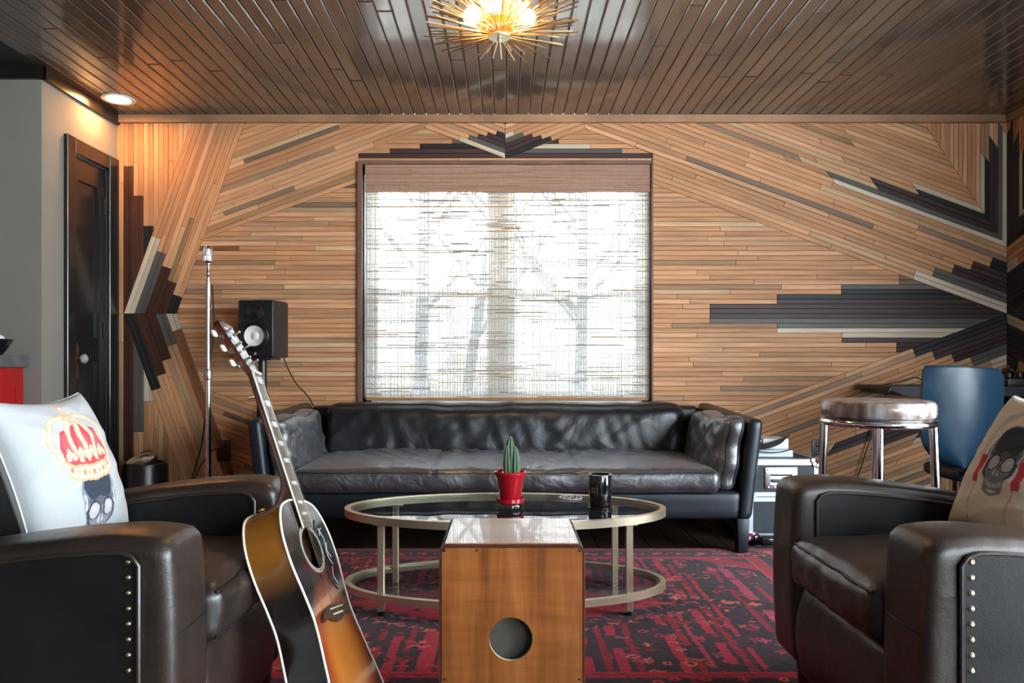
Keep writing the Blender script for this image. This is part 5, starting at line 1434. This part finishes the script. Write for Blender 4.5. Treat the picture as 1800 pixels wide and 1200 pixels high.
MB().rbox(sx_-.12, sx_+.17, yb_-.13, yb_+.13, .001, .022, .006, 2).build('base', 'black_satin', ss)
cb = MB().tube(spline([(sx_+.07, sy_+.225, WZ(612, sy_)), (sx_+.095, sy_+.235, WZ(640, sy_)), (sx_+.15, sy_+.25, WZ(675, sy_)), (sx_+.24, sy_+.28, WZ(712, sy_)), (sx_+.30, sy_+.30, WZ(780, sy_)), (sx_+.32, sy_+.30, .3), (sx_+.30, sy_+.30, .02)], 8), .004, 7)
tag(cb.build('loudspeaker_cable', 'cord_black'), 'thin black cable running down from the loudspeaker behind the sofa', 'cable')
# ------------------------------------------------------------------ outlets
def outlet(x0, x1, y0, y1, mat, label):
    a, b_, c, d = WX(x0), WX(x1), WZ(y1), WZ(y0); yo = YB-.0005
    t = thing('wall_outlet', label, 'wall outlet', ((a+b_)/2, yo-.004, c), 0, 'black wall outlets')
    MB().rbox(a, b_, yo-.008, yo-.0015, c, d, .002, 2).build('plate', mat, t)
    xm_ = (a+b_)/2
    for z in (c+(d-c)*.28, c+(d-c)*.72):
        MB().rbox(xm_-.017, xm_+.017, yo-.0105, yo-.007, z-.014, z+.014, .003, 2).build('socket', 'black_plastic', t)
    MB().lathe([(.003, 0), (.0025, .001), (.0, .0015)], 10, M=TM((xm_, yo-.008, (c+d)/2), PI/2)).build('screw', 'black_satin', t)
    return xm_, c, d
ox, oc, od = outlet(382, 406, 773, 810, 'plum_plate', 'dark wall outlet with a cord plugged in behind the microphone stand')
outlet(1427, 1448, 772, 806, 'black_satin', 'black wall outlet between the road case and the bar stool')
t = thing('power_cable', 'short dark power cord plugged into the wall outlet near the microphone stand', 'cable', (ox, YB-.012, oc))
MB().rbox(ox-.012, ox+.016, YB-.040, YB-.0115, od-.048, od-.024, .004, 2).build('plug', 'black_plastic', t)
MB().tube(spline([(ox, YB-.038, od-.036), (ox-.05, YB-.07, od-.06), (ox-.11, YB-.09, oc-.02), (ox-.15, YB-.11, oc-.14), (ox-.16, YB-.12, .05), (ox-.10, YB-.14, .008)], 7), .0042, 7).build('wire', 'cord_black', t)
wc = MB().tube(spline([(WX(1531), YB-.03, WZ(752)), (WX(1524), YB-.03, WZ(775)), (WX(1512), YB-.03, WZ(812)), (WX(1500), YB-.03, WZ(850)), (WX(1490), YB-.05, .02)], 7), .004, 7)
tag(wc.build('wall_cable', 'cord_black'), 'thin black cord hanging down the wall behind the bar stool', 'cable')
# ------------------------------------------------------------------ small air circulator
ax_, ay_ = WX(256, 4.30), 4.30; qa = ay_/F
fan = thing('air_circulator', 'small black drum fan with a spiral grille beside the door', 'fan', (ax_, ay_, 0))
zt = WZ(812, ay_)
MB().lathe([(.0, 0), (.125, 0), (.130, .008), (.125, .02), (.122, zt-.03), (.115, zt-.006), (.105, zt), (.098, zt-.004), (.095, zt-.03), (.0, zt-.03)], 44, (ax_+.0, ay_, .001)).build('drum', 'black_satin', fan)
FM = TM((ax_-.022, ay_-.012, zt+.012), math.radians(20), math.radians(-8))
hb = MB().lathe([(.080, -.035), (.088, -.01), (.086, .004), (.078, .006), (.076, -.002), (.078, -.035)], 44, M=FM).build('fan_head', 'black_plastic', fan)
gr = MB().lathe([(.074, .004), (.079, .006), (.079, .002), (.074, .001)], 44, M=FM, closed=True).build('grille_ring', 'fan_grille', fan)
for k in range(26):
    a = 2*PI*k/26; pts = []
    for i in range(6):
        r = .014+.062*i/5; an = a+.9*i/5; pts.append((r*math.cos(an), r*math.sin(an), .007-.003*i/5))
    MB().tube(pts, .0017, 5, M=FM).build('grille_spoke', 'fan_grille', gr)
MB().lathe([(.0, .011), (.012, .010), (.016, .005)][::-1], 20, M=FM).build('grille_hub', 'fan_grille', gr)
MB().lathe([(.0, -.030), (.073, -.030)][::-1], 30, M=FM).build('fan_well', 'black_satin', fan)
MB().tube([tuple(FM @ Vector((.035*math.cos(a), .083+.012*math.sin(a), .006+.008*math.sin(a)))) for a in np.linspace(0, PI, 9)], .003, 6).build('carry_loop', 'black_plastic', fan)
# ------------------------------------------------------------------ road case with things on it
fy_ = 3.74; fx0, fx1 = WX(1314, fy_), WX(1441, fy_); fz0, fz1 = .018, WZ(806, fy_); fyb = 4.28
rc_ = thing('road_case', 'black road case with aluminium edges and a recessed handle', 'road case', ((fx0+fx1)/2, (fy_+fyb)/2, 0))
zsm = WZ(873, fy_)
MB().box(fx0+.004, fx1-.004, fy_+.004, fyb-.004, fz0+.004, zsm).build('body_panel', 'black_panel', rc_, False)
lid = MB().box(fx0+.004, fx1-.004, fy_+.004, fyb-.004, zsm, fz1-.004).build('lid_panel', 'black_panel', rc_, False)
ew = .028
for x in (fx0, fx1):
    s = 1 if x == fx0 else -1
    for y, sy in ((fy_, 1), (fyb, -1)):
        mb = MB(); mb.box(min(x, x+s*ew), max(x, x+s*ew), min(y, y+sy*.003), max(y, y+sy*.003), fz0, fz1); mb.box(min(x, x+s*.003), max(x, x+s*.003), min(y, y+sy*ew), max(y, y+sy*ew), fz0, fz1)
        mb.build('edge_profile', 'aluminium', rc_, False)
for z, sz in ((fz0, 1), (fz1, -1)):
    for y, sy in ((fy_, 1), (fyb, -1)):
        mb = MB(); mb.box(fx0, fx1, min(y, y+sy*.0032), max(y, y+sy*.0032), min(z, z+sz*ew*1.15), max(z, z+sz*ew*1.15)); mb.box(fx0, fx1, min(y, y+sy*ew), max(y, y+sy*ew), min(z, z+sz*.003), max(z, z+sz*.003))
        mb.build('edge_profile', 'aluminium', rc_, False)
    for x, s in ((fx0, 1), (fx1, -1)):
        mb = MB(); mb.box(min(x, x+s*.0032), max(x, x+s*.0032), fy_, fyb, min(z, z+sz*ew*1.15), max(z, z+sz*ew*1.15)); mb.box(min(x, x+s*ew), max(x, x+s*ew), fy_, fyb, min(z, z+sz*.0032), max(z, z+sz*.0032))
        mb.build('edge_profile', 'aluminium', rc_, False)
mb = MB()
for z in (zsm-.025, zsm+.001): mb.rbox(fx0+.001, fx1-.001, fy_-.003, fy_+.004, z, z+.024, .002, 1)
mb.build('seam_profile', 'aluminium', rc_, False)
for x in (fx0+.006, fx1-.006):
    for z in (fz0+.004, fz1-.006):
        low = z < .2; left = x < (fx0+fx1)/2
        mt = 'pink_metal' if (low and left) else 'nickel'
        co_ = MB().sphere((x, fy_+.004, z), .020, 9).build('ball_corner', mt, rc_)
        s = 1 if left else -1; k = 1 if low else -1
        for dx_, dz_ in ((.030, .004), (.004, .030), (.022, .022)):
            MB().lathe([(.012, 0), (.0125, .004), (.009, .006), (.0, .006)], 14, M=TM((x+s*dx_, fy_-.001, z+k*dz_), PI/2)).build('corner_lobe', mt, co_)
hxm = WX(1373, fy_); hzm = WZ(840, fy_)
hd_ = MB(); hd_.rbox(hxm-.083, hxm+.083, fy_-.004, fy_+.006, hzm-.055, hzm+.055, .004, 2); hd = hd_.build('handle_dish', 'nickel', rc_)
MB().rbox(hxm-.058, hxm+.058, fy_-.0055, fy_-.003, hzm-.034, hzm+.030, .001, 1).build('dish_recess', 'aluminium', hd)
MB().tube([(hxm-.05, fy_-.012, hzm-.012), (hxm+.05, fy_-.012, hzm-.012)], .008, 10).build('grip', 'black_satin', hd)
MB().rbox(hxm-.055, hxm+.055, fy_-.010, fy_-.005, hzm+.012, hzm+.020, .002, 1).build('handle_bar', 'black_satin', hd)
for k in range(5):
    for z in (-.046, .044): MB().lathe([(.0055, 0), (.0045, .003), (.0, .004)], 10, M=TM((hxm-.066+.033*k, fy_-.004, hzm+z), PI/2)).build('rivet', 'chrome', hd)
lt = MB(); lt.rbox(fx0+.005, fx0+.042, fy_-.007, fy_-.002, zsm-.004, zsm+.018, .002, 1); lt.rbox(fx0+.005, fx0+.030, fy_-.006, fy_-.002, zsm-.045, zsm-.008, .002, 1)
lto = lt.build('latch', 'nickel', rc_)
for x, z in ((.012, -.016), (.024, -.016), (.012, -.034), (.014, .008), (.034, .008)): MB().lathe([(.003, 0), (.002, .002), (.0, .0025)], 8, M=TM((fx0+x, fy_-.006, zsm+z), PI/2)).build('rivet', 'black_satin', lto)
for x in (fx0+.06, fx1-.06):
    for y in (fy_+.06, fyb-.06): MB().lathe([(.0, 0), (.018, 0), (.02, .017), (.0, .017)], 14, (x, y, .001)).build('foot', 'black_plastic', rc_)
# black power pack on the floor in front of the case
pk = MB().rbox(WX(1336, 3.66), WX(1385, 3.66), 3.63, 3.70, .0118, .052, .008, 2)
po = thing('power_adapter', 'small black power adapter on the floor before the road case', 'power adapter', (WX(1360, 3.66), 3.665, .0118))
pk.build('housing', 'black_gloss', po); MB().tube(spline([(WX(1338, 3.66), 3.66, .045), (WX(1333, 3.66), 3.67, .062), (WX(1331, 3.66), 3.70, .045), (WX(1333, 3.66), 3.715, .012)], 6), .004, 7).build('lead', 'cord_black', po)
# boxes and cables on the case
zt = fz1+.0005
bx1 = MB().rbox(WX(1316, 3.80), WX(1393, 3.80), 3.79, 4.08, zt, zt+.036, .004, 2)
t1 = thing('flat_white_box', 'flat pale box lying on the road case', 'box', (WX(1358, 3.8), 3.9, zt))
bx1.build('body', 'pale_gray_box', t1); MB().box(WX(1318, 3.80), WX(1392, 3.80), 3.7885, 3.79, zt+.008, zt+.012).build('lid_line', 'aluminium', t1, False)
z2 = zt+.0365
t2 = thing('small_white_box', 'small white box stacked on the flat pale box', 'box', (WX(1366, 3.85), 3.9, z2))
MB().rbox(WX(1340, 3.86), WX(1385, 3.86), 3.85, 3.99, z2, z2+.052, .003, 2).build('body', 'white_box', t2)
MB().rbox(WX(1330, 3.86), WX(1347, 3.86), 3.86, 3.95, z2, z2+.045, .003, 2).build('end_cap', 'wax', t2)
MB().lathe([(.008, 0), (.008, .002), (.0, .002)], 14, M=TM((WX(1338, 3.86), 3.86, z2+.028), PI/2)).build('port', 'black_plastic', t2)
cbs = thing('cable_bundle', 'loose bundle of thin black cables over the white boxes', 'cable', (WX(1355, 3.8), 3.8, z2))
for k in range(5):
    dz_ = .012*k
    MB().tube(spline([(WX(1318, 3.82), 3.82-.004*k, z2+.006+dz_*.4), (WX(1335, 3.82), 3.815-.004*k, z2+.004+.5*dz_), (WX(1355, 3.82), 3.82-.005*k, z2+.012+.6*dz_), (WX(1375, 3.82), 3.835-.006*k, z2+.034+.55*dz_), (WX(1384+2*k, 3.82), 3.85, z2+.056+.3*dz_)], 6), .0032, 6).build('strand', 'cord_black', cbs)
MB().tube(spline([(WX(1320, 3.80), 3.785, z2+.002), (WX(1345, 3.80), 3.781, z2-.010), (WX(1370, 3.80), 3.781, z2-.008), (WX(1387, 3.80), 3.785, z2+.004)], 6), .003, 6).build('strand', 'cord_black', cbs)
# ------------------------------------------------------------------ bar stool
bx_, by_ = WX(1542, 2.57), 2.57; qs_ = 2.57/F
so_ = thing('bar_stool', 'round bar stool with a bark patterned seat on chrome legs', 'stool', (bx_, by_, 0))
zt = WZ(707, 2.40); zb_ = WZ(741, 2.40); R_ = .182
MB().lathe([(.0, zb_), (R_-.014, zb_), (R_-.003, zb_+.008), (R_, zb_+.018), (R_, zt-.016), (R_-.006, zt-.005), (R_-.018, zt), (.0, zt+.002)], 64, (bx_, by_, 0)).build('seat', 'stool_seat_wrap', so_)
MB().tube([(bx_+(R_-.010)*math.cos(a), by_+(R_-.010)*math.sin(a), zb_-.014) for a in np.linspace(0, 2*PI, 49)[:-1]], .0135, 12, closed=True).build('seat_ring', 'chrome', so_)
MB().lathe([(.0, 0), (R_-.02, 0), (R_-.02, .012), (.0, .012)], 40, (bx_, by_, zb_-.012)).build('seat_plate', 'nickel', so_)
for a in (math.radians(65), math.radians(155), math.radians(245), math.radians(335)):
    r0, r1 = R_-.013, R_+.012
    MB().tube([(bx_+r0*math.cos(a), by_+r0*math.sin(a), zb_-.016), (bx_+r1*math.cos(a), by_+r1*math.sin(a), .012 if bx_+r1*math.cos(a) < 1.44 else .001)], .0135, 14).build('leg', 'chrome', so_)
MB().tube([(bx_+(R_+.005)*math.cos(a), by_+(R_+.005)*math.sin(a), .24) for a in np.linspace(0, 2*PI, 41)[:-1]], .009, 10, closed=True).build('footrest_ring', 'chrome', so_)
# ------------------------------------------------------------------ office chair
oy = 3.52; ocx = WX(1694, oy)
oc_ = thing('office_chair', 'dark blue leather desk chair with a rounded shell back', 'office chair', (ocx, oy+.25, 0))
zT, zB = WZ(649, oy), WZ(823, oy); Wd = WX(1766, oy)-WX(1622, oy)
def shell(tk, off, sc):
    n, m_ = 30, 30; V = []; Fc = []
    for side in (0, 1):
        for j in range(m_+1):
            v = j/m_
            # outline: broad flat top, rounded underneath
            hw_ = Wd/2*sc*(1.0 if v > .45 else math.sqrt(max(0.0, 1-((.45-v)/.452)**2)))*(1-.03*max(0, v-.8)/.2)
            if v > .96: hw_ *= 1-.05*((v-.96)/.04)**2
            for i in range(n+1):
                u = 2*i/n-1
                x = u*hw_; z = zB+(zT-zB)*v+.006*(1-u*u)*v-.03*u*v*v*0+.010*v*(-u)
                y = oy+.055*(u*u)*1.0*1+.05*(1-v)**2*1.0-.055+off+side*tk*(1-.8*max(abs(u)**8, (2*v-1)**8))
                V.append((ocx+x, y, z))
    k = (n+1)*(m_+1)
    for j in range(m_):
        for i in range(n):
            a = j*(n+1)+i; Fc.append((a, a+1, a+n+2, a+n+1)); Fc.append((k+a, k+a+n+1, k+a+n+2, k+a+1))
    for i in range(n):
        a = m_*(n+1)+i; Fc.append((a, a+1, k+a+1, k+a)); a = i; Fc.append((a+1, a, k+a, k+a+1))
    for j in range(m_):
        a = j*(n+1); Fc.append((a, a+n+1, k+a+n+1, k+a)); a = j*(n+1)+n; Fc.append((a+n+1, a, k+a, k+a+n+1))
    return V, Fc
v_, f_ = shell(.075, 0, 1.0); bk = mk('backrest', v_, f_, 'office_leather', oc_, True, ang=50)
ed = []
for j in range(4, 31):
    ed.append(Vector(v_[j*31+30])+Vector((.002, .02, 0)))
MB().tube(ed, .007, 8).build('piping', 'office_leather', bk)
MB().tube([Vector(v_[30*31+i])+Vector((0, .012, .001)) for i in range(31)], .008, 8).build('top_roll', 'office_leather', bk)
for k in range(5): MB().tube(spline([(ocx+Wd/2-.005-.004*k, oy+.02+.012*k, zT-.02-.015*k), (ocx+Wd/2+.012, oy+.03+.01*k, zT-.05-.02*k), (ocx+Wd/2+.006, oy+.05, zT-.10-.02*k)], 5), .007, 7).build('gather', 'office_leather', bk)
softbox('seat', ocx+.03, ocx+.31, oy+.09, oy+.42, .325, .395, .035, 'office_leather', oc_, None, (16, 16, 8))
ocb = ocx+.155
MB().tube(spline([(ocx+.03, oy+.02, .50), (ocx+.05, oy+.06, .38), (ocb, oy+.2, .33)], 6), .02, 10).build('back_bracket', 'black_satin', oc_)
MB().tube([(ocb, oy+.25, .10), (ocb, oy+.25, .34)], .028, 16).build('gas_column', 'chrome', oc_)
for k in range(5):
    a = 2*PI*k/5+.3; ex, ey = ocb+.25*math.cos(a), oy+.25+.25*math.sin(a)
    sp_ = MB().tube([(ocb, oy+.25, .11), (ex, ey, .075)], [.026, .016], 10).build('base_spoke', 'black_satin', oc_)
    MB().lathe([(.0, -.012), (.022, -.012), (.027, -.006), (.027, .006), (.022, .012), (.0, .012)], 18, M=TM((ex, ey, .0285), PI/2, 0, a)).build('caster', 'black_plastic', sp_)
# ------------------------------------------------------------------ desk shelf with gear
dz_ = WZ(678, 4.25)
ds = thing('wall_desk', 'dark wall mounted desk behind the office chair', 'desk', (2.65, 4.30, .72))
x0_ = WX(1554, 4.2)
mb = MB(); mb.prism([(x0_+.01, dz_), (XR-.016, dz_), (XR-.016, dz_-.055), (x0_+.10, dz_-.055), (x0_, dz_-.018)], 0, .40, frameM((0, 4.14, 0), (1, 0, 0), (0, 0, 1), (0, 1, 0)))
mb.build('desk_top', 'black_panel', ds, False)
for x in (2.78, XR-.05): MB().rbox(x-.02, x+.02, 4.45, 4.54, .002, dz_-.05, .003, 1).build('leg', 'black_satin', ds)
hk = thing('hanging_bar', 'small black hanging bar on a bent lead below the desk end', 'hanger', (WX(1543, 4.2), 4.20, dz_-.09))
MB().tube(spline([(WX(1556, 4.2), 4.139, dz_-.012), (WX(1551, 4.2), 4.137, dz_-.03), (WX(1546, 4.2), 4.145, WZ(693, 4.2))], 5), .0055, 8).build('bracket', 'black_satin', hk)
MB().rbox(WX(1524, 4.2), WX(1563, 4.2), 4.12, 4.17, WZ(704, 4.2), WZ(697, 4.2), .009, 3).build('bar', 'black_satin', hk)
mb = MB().tube(spline([(WX(1558, 4.3), 4.32, dz_+.006), (WX(1580, 4.3), 4.32, dz_+.02), (WX(1600, 4.3), 4.33, dz_+.035), (WX(1622, 4.3), 4.36, dz_+.045), (WX(1650, 4.3), 4.40, dz_+.006)], 6), .0035, 6)
tag(mb.build('desk_cable', 'cord_black'), 'thin black cable arching over the desk end', 'cable')
mixr = thing('audio_mixer', 'black audio mixer with round knobs on the desk by the right wall', 'audio mixer', (2.93, 4.28, dz_))
xa, xb = WX(1764, 4.2), XR-.03
MB().rbox(xa, xb, 4.16, 4.44, dz_+.0005, dz_+.045, .006, 2).build('chassis', 'black_plastic', mixr)
for i, x in enumerate(np.linspace(xa+.03, xb-.03, 4)):
    for y in (4.20, 4.28, 4.36): MB().lathe([(.0, .034), (.016, .034), (.019, .028), (.017, .004), (.010, 0)][::-1], 16, (x, y, dz_+.045)).build('knob', 'black_satin', mixr)
hp_ = thing('ball_head_stand', 'small black ball topped stand standing on the desk behind the chair', 'desk stand', (WX(1778, 4.50), 4.50, dz_))
MB().lathe([(.0, 0), (.035, 0), (.035, .006), (.006, .010), (.006, .07), (.0, .07)], 20, (WX(1778, 4.50), 4.50, dz_+.0005)).build('post', 'black_satin', hp_)
MB().sphere((WX(1778, 4.50), 4.50, dz_+.088), .022, 9).build('ball', 'black_satin', hp_)
# ------------------------------------------------------------------ red cabinet with a bowl
cxf = -2.472; cy0, cy1 = 2.55, YC-.006
rcab = thing('red_cabinet', 'bright red cabinet with panelled drawers by the grey wall', 'cabinet', (cxf-.3, 3.2, 0))
zwt = H+(VY-624.5)*YC/F; ztop = H+(VY-645)*YC/F
MB().box(cxf-.56, cxf-.02, cy0, cy1, .08, ztop).build('body', 'red_paint', rcab, False)
MB().box(cxf-.54, cxf-.07, cy0+.02, cy1-.02, .001, .08).build('plinth', 'black_satin', rcab, False)
dz0 = ztop-.045
for k in range(4):
    zc1 = dz0-.205*k; zc0 = zc1-.195
    for ya_, yb2 in ((cy0+.01, cy0+.63), (cy0+.64, cy1-.03)):
        mb = MB(); e = .055
        mb.box(cxf-.02, cxf, ya_, yb2, zc0, zc0+e); mb.box(cxf-.02, cxf, ya_, yb2, zc1-e, zc1); mb.box(cxf-.02, cxf, ya_, ya_+e, zc0+e, zc1-e); mb.box(cxf-.02, cxf, yb2-e, yb2, zc0+e, zc1-e)
        mb.box(cxf-.02, cxf-.010, ya_+e, yb2-e, zc0+e, zc1-e)
        dr = mb.build('drawer_front', 'red_paint', rcab, False)
        MB().lathe([(.004, 0), (.004, .012), (.012, .018), (.011, .026), (.0, .028)], 16, M=TM((cxf-.010, (ya_+yb2)/2, (zc0+zc1)/2), 0, PI/2)).build('knob', 'nickel', dr)
ctop = MB().rbox(cxf-.57, cxf+.012, cy0-.01, cy1, ztop+.0005, zwt, .003, 1)
tag(ctop.build('concrete_worktop', 'concrete', smooth=False), 'dark grey concrete worktop resting on the red cabinet', 'worktop')
zc_ = zwt+.0005; bwx, bwy = -2.572, 3.70
bw = MB().lathe([(.0, 0), (.045, 0), (.05, .006), (.07, .030), (.098, .080), (.095, .081), (.066, .034), (.045, .012), (.0, .010)], 32, (bwx, bwy, zc_))
tag(bw.build('black_bowl', 'black_gloss'), 'black bowl standing on the grey worktop', 'bowl')
eg = MB().sphere((bwx+.035, bwy-.01, zc_+.080), .030, 10, (1.25, 1, .85))
tag(eg.build('pale_stone', 'cone_white'), 'smooth pale stone lying in the black bowl', 'stone')
# ------------------------------------------------------------------ wall skirting
for nm, b6, lb in (('baseboard_back', (XL+.03, XR-.03, YB-.012, YB-.001, .001, .05), 'low dark baseboard along the plank wall'),):
    struct(MB().rbox(*b6, .002, 1).build(nm, 'trim_black', smooth=False), lb)
